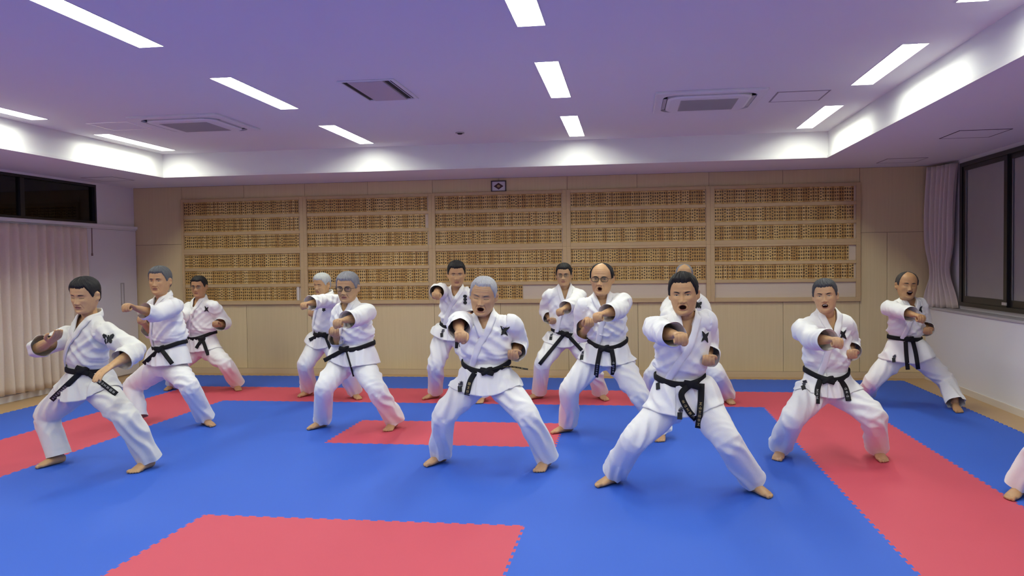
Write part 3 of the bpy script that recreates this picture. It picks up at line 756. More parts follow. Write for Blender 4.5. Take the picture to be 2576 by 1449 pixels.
def strip_mesh(C, W, Nn, th, closed=False, crown=.3):
    """flat band along C with half-width vectors W and normals Nn, thickness th"""
    n = len(C); V = []; F = []
    for k in range(n):
        c, w, q = C[k], W[k], Nn[k]
        V += [c+w+q*th*.55, c+w*.5+q*th, c-w*.5+q*th, c-w+q*th*.55, c-w-q*th*.4, c+w-q*th*.4]
    m = n if closed else n-1
    for k in range(m):
        a, b = k*6, ((k+1) % n)*6
        for i in range(6): F.append((a+i, a+(i+1) % 6, b+(i+1) % 6, b+i))
    if not closed: F += [tuple(range(6))[::-1], tuple(range((n-1)*6, n*6))]
    return np.array(V), F
def grid_faces(nu, nv, off=0):
    return [(off+j*nu+i, off+j*nu+i+1, off+(j+1)*nu+i+1, off+(j+1)*nu+i) for j in range(nv-1) for i in range(nu-1)]
# ---------------------------------------------------------------- heads
_Z = np.array([-.118, -.108, -.095, -.078, -.060, -.035, -.010, .015, .040, .062, .082, .098, .110, .117])
_FR = np.array([.052, .074, .082, .081, .083, .085, .0845, .086, .0885, .086, .077, .060, .036, .010])
_BK = np.array([.006, .016, .036, .058, .072, .086, .096, .102, .104, .100, .086, .066, .042, .012])
_WD = np.array([.024, .039, .051, .060, .0660, .0715, .0740, .0745, .0745, .072, .063, .050, .033, .010])
def _sp(tab, z):
    # smooth monotone-ish interpolation
    zz = np.clip(z, _Z[0], _Z[-1]); i = np.clip(np.searchsorted(_Z, zz)-1, 0, len(_Z)-2)
    t = (zz-_Z[i])/(_Z[i+1]-_Z[i]); m = np.gradient(tab, _Z); h = _Z[i+1]-_Z[i]
    return (2*t**3-3*t**2+1)*tab[i]+(t**3-2*t**2+t)*h*m[i]+(-2*t**3+3*t**2)*tab[i+1]+(t**3-t**2)*h*m[i+1]
def G(x, z, x0, z0, sx, sz): return np.exp(-((x-x0)/sx)**2-((z-z0)/sz)**2)
def face_relief(x, z, S):
    """how far the front of the face stands out (m), by position"""
    old = S['old']; ax = np.abs(x); d = 0
    nw = .0075+.0045*sstep(-.005, -.036, z)
    nz = np.interp(z, [-.050, -.0455, -.040, -.033, -.020, -.005, .010, .022], [0, .004, .0165, .0195, .0145, .0085, .0045, 0])
    d = d+nz*np.exp(-(x/nw)**2)
    d = d+.0085*G(ax, z, .0135, -.0385, .0062, .0060)
    d = d-.0050*G(ax, z, .0068, -.0462, .0036, .0026)+.0022*G(x, z, 0, -.034, .0055, .005)
    d = d-.0125*G(ax, z, .030, .004, .0185, .0115)
    d = d+.0058*G(ax, z, .031, .0025, .0135, .0075)                    # eyeball under the lids
    d = d+.0048*G(ax, z, .029, .0235, .022, .0075)+.002*G(x, z, 0, .022, .012, .01)
    d = d+.0050*G(ax, z, .044, -.020, .017, .015)
    d = d-.0030*(.4+old)*G(ax, z, .047, -.058, .014, .022)              # cheek hollow
    s = np.clip((-.036-z)/.032, 0, 1); fx = .0175+.0135*s
    d = d-.0046*(.35+old)*np.exp(-((ax-fx)/.0035)**2)*sstep(-.032, -.042, z)*sstep(-.078, -.064, z)
    d = d-.0030*(old)*G(ax, z, .024, -.0105, .012, .0028)               # bag line
    d = d+.0022*old*G(ax, z, .028, -.0075, .011, .004)
    d = d+.0055*G(x, z, 0, -.101, .019, .012)-.0035*G(x, z, 0, -.0835, .018, .005)
    if old > .3:
        d = d+.0009*old*np.sin(z/.0105*2*math.pi*.9)*sstep(.040, .050, z)*sstep(.080, .066, z)*sstep(.045, .03, ax)
    if S['mouth'] in ('open', 'smile', 'small'):
        a, b, z0 = mouth_dims(S)
        e = (x/(a+.004))**2+((z-z0)/(b+.004))**2
        d = d-.012*sstep(1.15, .55, e)+.0042*np.exp(-((np.sqrt(e)-1.12)/.22)**2)
    else:
        d = d+.0052*G(x, z, 0, -.0575, .019, .0042)+.0056*G(x, z, 0, -.0685, .0165, .0048)-.0036*G(x, z, 0, -.0632, .022, .0016)
    if S['eyes'] == 'shut':
        d = d-.0016*G(ax, z, .031, -.0035, .014, .0018)
    if S.get('frown', S['mouth'] == 'open'):
        d = d-.0022*G(ax, z, .0055, .022, .0018, .008)
    return d
def mouth_dims(S):
    return {'open': (.0172, .0072, -.0665), 'small': (.0125, .0062, -.0665), 'smile': (.0215, .0105, -.0635)}[S['mouth']]
def head_front(x, z, S):
    w = np.maximum(_sp(_WD, z), 1e-4); f = _sp(_FR, z)
    q = np.clip(np.abs(x)/w, 0, .999)
    y = f*(1-q**(2/.86))**(.86/2)
    fade = sstep(1.0, .80, q)
    return y+face_relief(x, z, S)*fade
def head_grid(S, nz, nt):
    # rings: dense over the face
    a = np.linspace(-.1165, .043, int(nz*.72)); b_ = np.linspace(.046, .1155, nz-len(a)); Z = np.concatenate([a, b_])
    u = np.linspace(-1, 1, nt, endpoint=False); th = math.pi*(u*.58+.42*np.sign(u)*np.abs(u)**3)      # dense near 0 = front
    TH, ZZ = np.meshgrid(th, Z); w, f, bk = _sp(_WD, ZZ), _sp(_FR, ZZ), _sp(_BK, ZZ)
    e = .86
    X = w*np.sign(np.sin(TH))*np.abs(np.sin(TH))**e; C = np.cos(TH)
    Y = np.where(C >= 0, -f*np.abs(C)**e, bk*np.abs(C)**.92)
    rel = face_relief(X, ZZ, S); fr = sstep(.05, .45, C)
    Y = Y-rel*fr
    # ears
    m = np.exp(-(np.abs(Y-.016+.10*(ZZ+.01)*-1*.15)/.0125)**4)*np.exp(-(np.abs(ZZ+.004)/.030)**6)*(np.abs(np.sin(TH)) > .5)
    rim = 1-.70*G(Y, ZZ, .010, -.004, .0062, .013)
    X = X+np.sign(X)*m*.017*rim; Y = Y+m*.006
    return TH, ZZ, X, Y
def hairline(S, TH):
    d = np.degrees(np.abs(TH)); st = S['style']
    if st == 'bald':
        return np.interp(d, [0, 14, 30, 45, 54, 62, 70, 76, 84, 100, 112, 122, 140, 180], [.128, .124, .113, .098, .078, .050, .022, -.004, .010, .028, -.004, -.034, -.060, -.066])
    lift = .010 if st == 'swept' else (.012 if st == 'short' else 0)
    return np.interp(d, [0, 14, 30, 42, 52, 60, 68, 76, 84, 100, 112, 122, 140, 180], [.064+lift, .063+lift, .064+lift, .066+lift, .050, .034, .014, -.012, .012, .028, -.004, -.034, -.060, -.066])
def build_head(S, J, big):
    nz, nt = (104, 132) if big else (70, 88)
    TH, Z, X, Y = head_grid(S, nz, nt)
    jaw = .006 if S['mouth'] == 'open' else (.006 if S['mouth'] in ('smile', 'small') else 0)
    def drop(z): return z-jaw*sstep(-.062, -.075, z)
    Vh = np.stack([X, Y, drop(Z)], -1).reshape(-1, 3)
    F = []; m, n = Z.shape
    for j in range(m-1):
        for i in range(n): F.append((j*n+i, j*n+(i+1) % n, (j+1)*n+(i+1) % n, (j+1)*n+i))
    Vh = np.vstack([Vh, [0, -.02, drop(np.array(-.121))], [0, .0, .1185]]); a, b_ = m*n, m*n+1
    for i in range(n): F.append((a, (i+1) % n, i)); F.append((b_, (m-1)*n+i, (m-1)*n+(i+1) % n))
    # placement
    top, chin = J['htop'], J['hchin']
    hh = np.linalg.norm(top-chin); hair_t = {'bald': .003, 'short': .010, 'full': .014, 'swept': .019}[S['style']]
    pit, yaw, rol = [math.radians(S[k]) for k in ('hpitch', 'hyaw', 'hroll')]
    natural = .232+hair_t+jaw; s = float(np.clip(hh/(natural*max(.9, math.cos(pit))), .98, 1.17)); J['hs'] = s
    mid = (top+chin)/2
    base = nrm((CAM-mid)*[1, 1, 0]); rt = np.array([-base[1], base[0], 0])*1.0       # rt: image right
    if rt@CR < 0: rt = -rt
    fwd = base*math.cos(yaw)+rt*math.sin(yaw); sd = -base*math.sin(yaw)+rt*math.cos(yaw); up = np.array([0, 0, 1.0])
    f2 = fwd*math.cos(pit)-up*math.sin(pit); u2 = up*math.cos(pit)+fwd*math.sin(pit)
    s2 = sd*math.cos(rol)-u2*math.sin(rol); u3 = u2*math.cos(rol)+sd*math.sin(rol)
    R = np.stack([s2*1.045, -f2, u3], 1)*s                                                # columns: local x, y(back), z
    off = np.array([0, 0, (hair_t-jaw)/2])
    hc = mid-u3*s*off[2]
    J['R'], J['hc'] = R, hc
    W = lambda P: np.asarray(P)@R.T+hc
    # outward offset helper for surface strips: (x,z) -> local point
    def surf(x, z, h):
        y = -head_front(x, z, S)-h
        return np.stack([x, y, drop(z)], -1)
    P = {}
    def strip(nu, nv, fx, fz, fh):
        u, v = np.meshgrid(np.linspace(-1, 1, nu), np.linspace(-1, 1, nv))
        return W(surf(fx(u, v), fz(u, v), fh(u, v)).reshape(-1, 3)), grid_faces(nu, nv)
    brows, eyes, irises = [], [], []
    fr = S.get('frown', S['mouth'] == 'open')
    for g in (-1, 1):
        tilt = (.0042 if fr else .0008)
        brows.append(strip(15, 5, lambda u, v: g*(.030+.0165*u), lambda u, v: .0205+tilt*u-.0026*u*u+v*.0038*(1-.40*u)*np.sqrt(np.clip(1-u*u*.92, 0, 1)),
                           lambda u, v: .0018*(1-v*v)*(1-u**4)+.0003))
        if S['eyes'] == 'open':
            eyes.append(strip(13, 5, lambda u, v: g*(.0310+.0135*u), lambda u, v: .0025-.0006*u+v*.0029*np.clip(1-u*u, 0, 1), lambda u, v: .0006+0*u))
            irises.append(strip(9, 5, lambda u, v: g*.0310+S.get('gaze', 0)*.004+.0056*u, lambda u, v: .0027+v*.0028*np.sqrt(np.clip(1-u*u, 0, 1)), lambda u, v: .0012+0*u))
            irises.append(strip(13, 3, lambda u, v: g*(.0310+.0145*u), lambda u, v: .0054-.0032*u*u-.0006*u+v*.0012, lambda u, v: .0013*(1-v*v)+.0002))
        else:
            irises.append(strip(13, 3, lambda u, v: g*(.0310+.0145*u), lambda u, v: -.0020-.0012*(1-u*u)+v*.0013, lambda u, v: .0012*(1-v*v)+.0002))
    P['eyebrow'] = brows; P['eye'] = eyes; P['iris'] = irises
    if S['mouth'] == 'closed':
        P['lips'] = [strip(17, 5, lambda u, v: .0235*u, lambda u, v: -.0590+.0012*np.cos(u*6)*(1-u*u)+v*.0042*np.clip(1-u*u, 0, 1), lambda u, v: .0006+0*u),
                     strip(17, 5, lambda u, v: .0215*u, lambda u, v: -.0682+v*.0045*np.clip(1-u*u, 0, 1)**.7, lambda u, v: .0006+0*u)]
        P['mouth_line'] = [strip(17, 3, lambda u, v: .0245*u, lambda u, v: -.0634-.0012*u*u+v*.0011*np.clip(1.02-u*u, 0, 1)**.5, lambda u, v: .0011+0*u)]
    else:
        a_, b2, z0 = mouth_dims(S)
        sm = S['mouth'] == 'smile'
        cz = lambda x: (z0+(.35*x*x/.024 if sm else -.10*x*x/.024))
        P['mouth_line'] = [strip(19, 9, lambda u, v: a_*u, lambda u, v: cz(a_*u)+v*b2*np.sqrt(np.clip(1-u*u, 0, 1)), lambda u, v: .0060*(1-(np.clip(1-u*u, 0, 1)*(1-v*v)))+.0006)]
        def lip(sgn, th):
            return strip(19, 5, lambda u, v: (a_+.0015)*u, lambda u, v: cz(a_*u)+sgn*(b2*np.sqrt(np.clip(1-u*u, 0, 1))+th*(v+1)*.5*np.clip(1-u**4, 0, 1)), lambda u, v: .0022*(1-v*v)+.0006)
        P['lips'] = [lip(1, .0052), lip(-1, .0065)]
        if S['mouth'] in ('open', 'smile'):
            zt = .0075
            P['teeth'] = [strip(13, 3, lambda u, v: a_*.72*u, lambda u, v: cz(a_*.72*u)+b2*.62*np.sqrt(np.clip(1-u*u*.5, 0, 1))+v*.0026, lambda u, v: .0070+0*u)] if sm or S['id'] == 'F1' else []
    # hair: shell over the skull
    hl = hairline(S, TH)
    k = sstep(-.004, .013, Z-hl+.0018*np.sin(TH*23)+.0012*np.sin(TH*41+1)+.002*np.sin(TH*7+S['hyaw']))
    thick = {'bald': .008, 'short': .008, 'full': .0115, 'swept': .013}[S['style']]
    top_k = sstep(.05, .105, Z); fro = sstep(.2, .9, np.cos(TH))
    h = thick*(.62+.5*top_k+(.5*fro*top_k if S['style'] == 'swept' else 0))
    if S['style'] == 'bald': h = thick*(.55+.55*sstep(.08, .02, Z))*(1-.6*sstep(.085, .115, Z))
    h = h*sstep(-.085, -.03, Z+.02) + .002
    # clumps of hair running back from the hairline
    cl = np.sin(TH*(19 if big else 17)+3*np.sin(Z*70)+2*np.sin(TH*3))*.5+np.sin(TH*37+Z*160)*.35
    h = h*(1+.16*cl)
    o = k*h-(1-k)*.005
    base_pts = np.stack([X, Y, Z], -1)
    bw, bf, bb = _sp(_WD, Z), _sp(_FR, Z), _sp(_BK, Z)
    sm = np.stack([bw*np.sign(np.sin(TH))*np.abs(np.sin(TH))**.86, np.where(np.cos(TH) >= 0, -bf, bb)*np.abs(np.cos(TH))**.88, Z], -1)
    nn = np.stack([np.sin(TH)*.9, -np.cos(TH), np.interp(Z, [-.05, .03, .06, .09, .117], [-.05, .15, .5, 1.3, 5])], -1); nn /= np.linalg.norm(nn, axis=-1, keepdims=True)
    HV = (sm+nn*o[..., None]).reshape(-1, 3); topo = float((k*h)[-1].mean())
    HV = np.vstack([HV, [0, 0, .1185+topo]]); HF = []
    kk = k.reshape(-1)
    for j in range(m-1):
        for i in range(n):
            q = (j*n+i, j*n+(i+1) % n, (j+1)*n+(i+1) % n, (j+1)*n+i)
            if max(kk[q[0]], kk[q[1]], kk[q[2]], kk[q[3]]) > .02: HF.append(q)
    if kk[(m-1)*n:].max() > .05 or S['style'] != 'bald':
        for i in range(n): HF.append((len(HV)-1, (m-1)*n+i, (m-1)*n+(i+1) % n))
    P['hair'] = [(W(HV), HF)]
    if S.get('glasses'):
        dk = S['glasses'] == 'dark'; rr = .0014 if dk else .0009; fr_, ln = [], []
        yq = -head_front(np.array([0.0, .03]), np.array([.002, .002]), S)
        y0 = float(yq[1])-.013
        for g in (-1, 1):
            c = np.array([g*.0325, 0, .000]); L = []
            for a in np.linspace(0, 2*math.pi, 25)[:-1]:
                cx, cz_ = math.cos(a), math.sin(a); cx = math.copysign(abs(cx)**.6, cx); cz_ = math.copysign(abs(cz_)**.6, cz_)
                L.append([c[0]+.0245*cx, y0+.003*abs(c[0]+.0245*cx)/.05, c[2]+.0165*cz_])
            L = np.array(L); fr_.append(sweep(W(np.vstack([L, L[:1]])), np.full(25, rr*s*(1.25 if dk else 1)), nrm(R[:, 1]), 6, 1, smooth=False))
            ln.append((W(np.vstack([L, [c[0], y0+.0015, c[2]]])), [(i, (i+1) % 24, 24) for i in range(24)]))
            fr_.append(sweep(W([[g*.057, y0+.003, .007], [g*.072, y0+.012, .008], [g*.079, -.04, .009], [g*.080, .0, .008]]), np.full(4, rr*s), nrm(R[:, 2]), 6, 3))
        fr_.append(sweep(W([[-.0085, y0, .004], [0, y0-.003, .006], [.0085, y0, .004]]), np.full(3, rr*s), nrm(R[:, 2]), 6, 3))
        P['glasses_frame'] = fr_; P['lens'] = ln
    return (W(Vh), F), P
# ---------------------------------------------------------------- people
def perp(a, t): return nrm(np.asarray(a)-np.asarray(t)*(np.asarray(a)@np.asarray(t)))
def fist_parts(w, f, n, s):
    """closed fist: w wrist, f forward, n back of the hand, s thumb side"""
    P = lambda a, b, c: w+f*a+s*b+n*c
    out = [sweep([P(-.03, 0, 0), P(0, 0, 0), P(.03, .001, .002), P(.065, .000, .004), P(.088, 0, .004)],
                 [[.027, .021], [.028, .020], [.037, .020], [.0415, .019], [.038, .015]], s, 14, 3)]
    for k, (b, ln, fw) in enumerate(((.0295, .042, .000), (.0100, .045, .004), (-.0100, .043, .001), (-.0285, .038, -.006))):
        r = (.0105, .0108, .0102, .0092)[k]
        K = P(.082+fw, b, .004)
        out.append(sweep([P(.060, b, .004), K, P(.094+fw, b, -.010), P(.093+fw, b*.96, -.004-ln*.72), P(.080+fw, b*.94, -.008-ln*.86), P(.060, b*.92, -.006-ln*.80), P(.050, b*.9, -.018)],
                         [r*1.05, r*1.1, r*1.02, r, r, r*.95, r*.9], s, 10, 3))
    out.append(sweep([P(.012, .022, -.008), P(.034, .042, -.016), P(.060, .042, -.034), P(.086, .024, -.0495), P(.092, .004, -.0505)],
                     [.017, .0155, .0125, .0118, .0095], f, 10, 4))
    out.append(ball(P(.030, .024, -.016), (.026, .020, .016), [f, s, n]))
    return out
def open_parts(w, f, n, s):
    P = lambda a, b, c: w+f*a+s*b+n*c
    out = [sweep([P(-.03, 0, 0), P(0, 0, 0), P(.035, .002, 0), P(.075, 0, -.002), P(.095, 0, -.006)], [[.027, .021], [.028, .019], [.038, .017], [.041, .014], [.037, .011]], s, 14, 3)]
    for k, (b, ln) in enumerate(((.030, .070), (.0102, .078), (-.0098, .073), (-.0285, .058))):
        r = (.0094, .0096, .0092, .0082)[k]
        out.append(sweep([P(.07, b, -.002), P(.092, b, -.004), P(.092+ln*.45, b*.93, -.012), P(.092+ln*.78, b*.88, -.026), P(.092+ln, b*.85, -.042)], [r*1.1, r*1.08, r, r*.92, r*.72], s, 10, 3))
    out.append(sweep([P(.012, .022, -.006), P(.036, .045, -.014), P(.066, .050, -.026), P(.092, .042, -.034)], [.017, .0145, .0118, .0085], f, 10, 4))
    return out
def foot_parts(an, heel, d):
    s = np.cross(d, [0, 0, 1.0]); up = np.array([0, 0, 1.0]); P = lambda a, b, c: heel+d*a+s*b+up*c
    # which side is the big toe: decided by the caller through s sign
    return P, s
def make_foot(J, k):
    d = J['fdir'+k]; heel = J['heel'+k]; up = np.array([0, 0, 1.0]); s = np.cross(d, up)
    inner = s if (s@(J['ank'+('L' if k == 'R' else 'R')]-J['ank'+k])) > 0 else -s      # toward the other foot
    P = lambda a, b, c: heel+d*a+inner*b+up*c
    out = [sweep([P(.004, 0, .032), P(.020, 0, .034), P(.055, 0, .040), P(.110, .002, .036), P(.155, .003, .025), P(.190, .002, .017), P(.205, .0, .014)],
                 [[.018, .022], [.030, .032], [.031, .039], [.036, .034], [.044, .0245], [.045, .0165], [.038, .012]], inner, 16, 3)]
    out.append(sweep([P(.052, 0, .035), P(.050, 0, .07), J['ank'+k]+up*.03, J['ank'+k]+(J['knee'+k]-J['ank'+k])*.18], [[.030, .036], [.031, .034], [.030, .033], [.036, .040]], inner, 14, 3))
    out.append(ball(P(.045, .031, .072), (.012, .012, .014))); out.append(ball(P(.040, -.031, .064), (.012, .012, .014)))
    for b, l, r in ((.031, .246, .0125), (.011, .243, .0092), (-.006, .234, .0086), (-.021, .223, .0082), (-.034, .210, .0080)):
        out.append(sweep([P(l-.055, b*.95, .014), P(l-.025, b, r+.005), P(l-.008, b, r+.001), P(l, b, r)], [r, r, r*1.08, r*.7], inner, 9, 3))
    return out
def torso_sections(S, J):
    """centres, half width, half depth, side vector of the trunk from hem to neck"""
    px = lambda c: (CROPS[S['crop']][0]+c[0]/CROPS[S['crop']][2], CROPS[S['crop']][1]+c[1]/CROPS[S['crop']][2])
    A, nb, pc, Y = J['A'], J['nb'], J['pc'], J['Y']; wd = S['wide']
    bl, br = px(S['beltL']), px(S['beltR'])
    psi = math.radians(S['yaw'])*.6
    PL, PR = at_y(bl, Y-.03), at_y(br, Y-.03); hw = np.linalg.norm(PR-PL)/2
    hw = float(np.clip(hw, .135, .185)); bc = (PL+PR)/2
    tilt = (PR-PL)/max(1e-6, np.linalg.norm(PR-PL)); As = nrm(np.array([math.cos(psi), math.sin(psi), 0])+np.array([0, 0, tilt[2]*.9]))
    J['belt_c'], J['belt_a'], J['belt_s'] = bc, hw, As
    hem = at_y((px((S['pc'][0], S['hem']))), Y-.05)
    hc = pc.copy(); hc[2] = hem[2]; hc[1] = Y-.03
    U = nrm(nb-bc)
    C = [hc-np.array([0, 0, .0]), pc*.4+bc*.6*1.0 if False else (hc*.5+bc*.5), bc, bc+(nb-bc)*.30, bc+(nb-bc)*.60, bc+(nb-bc)*.82, bc+(nb-bc)*.95, nb+U*.052-nrm(np.cross(J['A'], U))*.012]
    As2 = J['A']
    sd = [J['Ah'], nrm(J['Ah']+As), As, nrm(As*.7+As2*.3), nrm(As*.3+As2*.7), As2, As2, As2]
    ch = .178*wd
    a = [max(.215, hw*1.38), max(.19, hw*1.2), hw, max(hw*1.05, ch*.90), ch*1.03, ch*.98, .146, .070]
    b = [.150, .142, .118*wd, .128*wd, .124*wd, .108*wd, .088, .067]
    return np.array(C), np.array(a), np.array(b), np.array(sd)
def limb_coord(V, P0, P1):
    d = P1-P0; L = np.linalg.norm(d); t = ((V-P0)@d)/(L*L); q = V-(P0+np.outer(np.clip(t, 0, 1), d)); return t, np.linalg.norm(q, axis=1), L
def folds(V, across, along, wl, seed, k=.8):
    """long pinched creases: ridges repeat along `across`, run along `along`"""
    c, l = nrm(across), nrm(along); l = perp(l, c); q = np.cross(c, l)
    x, y, z = V@c, V@l, V@q
    W = np.stack([x/wl*.55, y/(wl*3.0), z/(wl*1.6)], 1)
    ph = x/wl*math.pi+1.5*vnoise(np.stack([x*4, y*5, z*4], 1), seed)+.9*vnoise(W*1.3, seed+1)
    r = (1-np.abs(np.sin(ph)))**k
    return (r-.32)*(.15+.85*sstep(-.30, .45, vnoise(W, seed+2)))
def skirt(S, J, C, a, b, tb, idx, big):
    bc, As = J['belt_c'], J['belt_s']; ub = np.array([0, 0, 1.0]); As = perp(As, ub); fb = nrm(np.cross(As, ub))
    ab, bb = J['belt_a'], b[2]; px = lambda c: (CROPS[S['crop']][0]+c[0]/CROPS[S['crop']][2], CROPS[S['crop']][1]+c[1]/CROPS[S['crop']][2])
    hem = at_y(px((S['pc'][0], S['hem'])), J['Y']-.16)
    Lh = max(.16, bc[2]-.02-hem[2])*1.06
    nth = 150 if big else 100; nst = 26 if big else 18
    th0 = math.pi/2-.30
    TH = np.linspace(0, 2*math.pi+.55, nth)
    G_ = np.zeros((nst, nth, 3))
    for i, q in enumerate(TH):
        th = th0+q; c, s_ = math.cos(th), math.sin(th); lift = .006*sstep(2*math.pi-.05, 2*math.pi+.05, q)
        n_ = nrm(As*c/ab+fb*s_/bb); p = bc+As*c*(ab*.97)+fb*s_*(bb*.97)-ub*.006; side = abs(c)
        ds = Lh*(1.0-.10*side)/(nst-1)
        fl = .36+.18*side+.10*max(0, s_)+.12*math.sin(q*5+idx)*.5
        G_[0, i] = p; d = nrm(-ub+n_*fl)
        for k in range(1, nst):
            p2 = p+d*ds
            q_, nn, _, dist = tb.find_nearest(Vector(p2)); qn, nv = np.array(q_), np.array(nn)
            sg = (p2-qn)@nv
            if sg < .011:
                p2 = qn+nv*.011; mv = p2-p; L = np.linalg.norm(mv); p2 = p+mv/max(L, 1e-6)*ds
                q_, nn, _, dist = tb.find_nearest(Vector(p2)); qn, nv = np.array(q_), np.array(nn)
                if (p2-qn)@nv < .010: p2 = qn+nv*.010
                d = nrm(nrm(p2-p)*.75+nrm(-ub+n_*.12)*.25)
            else:
                d = nrm(d*.85+nrm(-ub+n_*fl*.5)*.15)
            G_[k, i] = p2; p = p2
        G_[:, i] += n_*lift
    for _ in range(5):
        G_[1:-1] = G_[1:-1]*.5+(G_[:-2]+G_[2:])*.25
        G_[:, 1:-1] = G_[:, 1:-1]*.5+(G_[:, :-2]+G_[:, 2:])*.25
    V = G_.reshape(-1, 3); F = grid_faces(nth, nst); nn = normals(V, F)
    cen = bc-ub*.1; sgn = np.sign(np.einsum('ij,ij->i', nn, (V-cen)*[1, 1, .2])); nn = nn*(1 if sgn.mean() > 0 else -1)
    k = np.repeat(np.linspace(0, 1, nst), nth)
    V = V+nn*(.020*folds(V, As+.15*ub, ub, .075, idx*5+1)*sstep(.02, .35, k))[:, None]
    for i in range(len(V)):
        q_, n2, _, dist = tb.find_nearest(Vector(V[i])); qn, nv = np.array(q_), np.array(n2)
        if (V[i]-qn)@nv < .008 and dist < .06: V[i] = qn+nv*.009
    inner = V-nn*.004; m = len(V)
    F2 = F+[tuple(j+m for j in f[::-1]) for f in F]
    e = list(range((nst-1)*nth, nst*nth)); F2 += [(e[i], e[i+1], e[i+1]+m, e[i]+m) for i in range(nth-1)]
    for col in (0, nth-1):
        F2 += [(r*nth+col, (r+1)*nth+col, (r+1)*nth+col+m, r*nth+col+m) for r in range(nst-1)]
    return np.vstack([V, inner]), F2
def build_person(idx, S, mats):
    J = solve(S); rs = random.Random(100+idx)
    big = J['Y'] < 8.0 and S['id'] not in ('G1',)
    # shoulders: clamp the width, keep the drawn slope
    mid = (J['shR']+J['shL'])/2; dv = J['shL']-J['shR']; psi = math.radians(S['yaw'])
    w = float(np.clip(np.linalg.norm(dv), .325, .375))*S['wide']**.5
    hz = nrm(np.array([math.cos(psi), math.sin(psi), 0])); A = nrm(hz+np.array([0, 0, dv[2]/max(.2, np.linalg.norm(dv))*.9]))
    J['A'] = A
    old = {k: J['sh'+k].copy() for k in 'RL'}
    mid = mid-np.array([0, 0, S.get('shd', .042)]); J['shR'], J['shL'] = mid-A*w/2, mid+A*w/2
    px = lambda c: (CROPS[S['crop']][0]+c[0]/CROPS[S['crop']][2], CROPS[S['crop']][1]+c[1]/CROPS[S['crop']][2])
    for s, m in (('R', S['rm']), ('L', S['lm'])):
        e = on_sphere(px(S['e'+s]), J['sh'+s], .285, m == 'f'); fpt = on_sphere(px(S['f'+s]), e, .315, True)
        d = nrm(fpt-e); J['elb'+s] = e; J['wri'+s] = e+d*.245; J['fist'+s] = fpt
    C, a, b, sd = torso_sections(S, J)
    U = nrm(J['nb']-J['belt_c']); A = perp(A, U); Fw = nrm(np.cross(A, U)); J['U'], J['F'] = U, Fw
    Fb = nrm(np.cross(J['belt_s'], [0, 0, 1.0])); J['Fb'] = Fb
    base = np.array([(J['ankR'][0]+J['ankL'][0])/2, (J['ankR'][1]+J['ankL'][1])/2, 0.0])
    (HVv, HF), face = build_head(S, J, big)
    Rh, hc = J['R'], J['hc']; HW = lambda p: np.asarray(p)@Rh.T+hc
    # ---- body under the clothes
    parts = [sweep(C[1:], np.stack([a[1:]-.022, b[1:]-.022], 1), sd[1:], 20, 3)]
    parts.append(sweep([J['nb']-U*.06, J['nb']+U*.0, HW([0, .018, -.105]), HW([0, .022, -.06]), HW([0, .02, -.02])], [[.068, .060], [.060, .058], [.056, .058], [.054, .058], [.045, .045]], A, 16, 4))
    for k, g in (('R', -1), ('L', 1)):
        sh, el, wr, fi = J['sh'+k], J['elb'+k], J['wri'+k], J['fist'+k]
        f = nrm(fi-el); t1 = nrm(el-sh)
        punch = np.linalg.norm(fi-sh) > .44
        pm = S.get('palm'+k, 'down' if punch else 'up')
        n = perp([0, 0, 1.0] if pm == 'down' else [0, 0, -1.0], f) if abs(f[2]) < .93 else perp(Fw*(1 if pm == 'down' else -1), f)
        inn = -A*g                                             # toward the other side of the body
        s = np.cross(f, n); s = s if (s@inn > 0) == (pm == 'down') else -s
        if pm == 'up': s = s if s@inn < 0 else -s
        out = sweep([J['nb']-U*.09+A*g*.08, sh, sh+(el-sh)*.5, el, el+(wr-el)*.35, el+(wr-el)*.75, wr, wr+f*.03],
                    [[.06, .055], [.056, .056], [.046, .048], [.039, .040], [.042, .041], [.034, .032], [.029, .023], [.029, .021]], [A*g, perp(np.cross(t1, [0, .3, 1]), t1), perp(np.cross(t1, [0, .3, 1]), t1), s, s, s, s, s], 14, 3)
        parts.append(out)
        hs = J['hs']**.5
        ff, nn_, ss = f*hs, n*hs, s*hs
        parts += open_parts(wr, ff, nn_, ss) if S.get('hand') == 'open' or S['id'] == 'A1' else fist_parts(wr, ff, nn_, ss)
        hp, kn, an = J['hip'+k], J['knee'+k], J['ank'+k]
        dside = nrm(np.cross(an-kn, kn-hp)) if np.linalg.norm(np.cross(an-kn, kn-hp)) > .02 else A
        parts.append(sweep([J['pc']+np.array([0, 0, .05]), hp, hp+(kn-hp)*.5, kn, kn+(an-kn)*.35, kn+(an-kn)*.8, an], [.09, .085, .070, .054, .053, .038, .034], dside, 14, 3))
        parts += make_foot(J, k)
    vox = .0036 if big else .0048
    BV, BF = remesh(parts, vox, 2, .5)
    BV[:, 2] = np.maximum(BV[:, 2], .0008)
    # decimate, then join the head to it as one surface
    me = mesh_of('tmp', BV, BF); o = bpy.data.objects.new('tmp', me); SC.collection.objects.link(o)
    m = o.modifiers.new('d', 'DECIMATE'); m.ratio = .24 if big else .28
    hme = mesh_of('tmph', HVv, HF); ho = bpy.data.objects.new('tmph', hme); SC.collection.objects.link(ho)
    m = o.modifiers.new('b', 'BOOLEAN'); m.operation = 'UNION'; m.object = ho; m.solver = 'EXACT'
    BV2, BF2 = evaluated(o)
    if len(BV2) < .5*len(HVv): BV2, BF2 = join([(BV, BF), (HVv, HF)])
    for q in (o, ho): bpy.data.objects.remove(q)
    body = mk('person', BV2-base, BF2, mats['skin'](S['skin']), None, True, tuple(base))
    root = body
    def child(name, V, F, mat, parent=None, smooth=True, label=None):
        c = mk(name, np.asarray(V)-base, F, mat, parent or root, smooth)
        if label: c['label'] = label
        return c
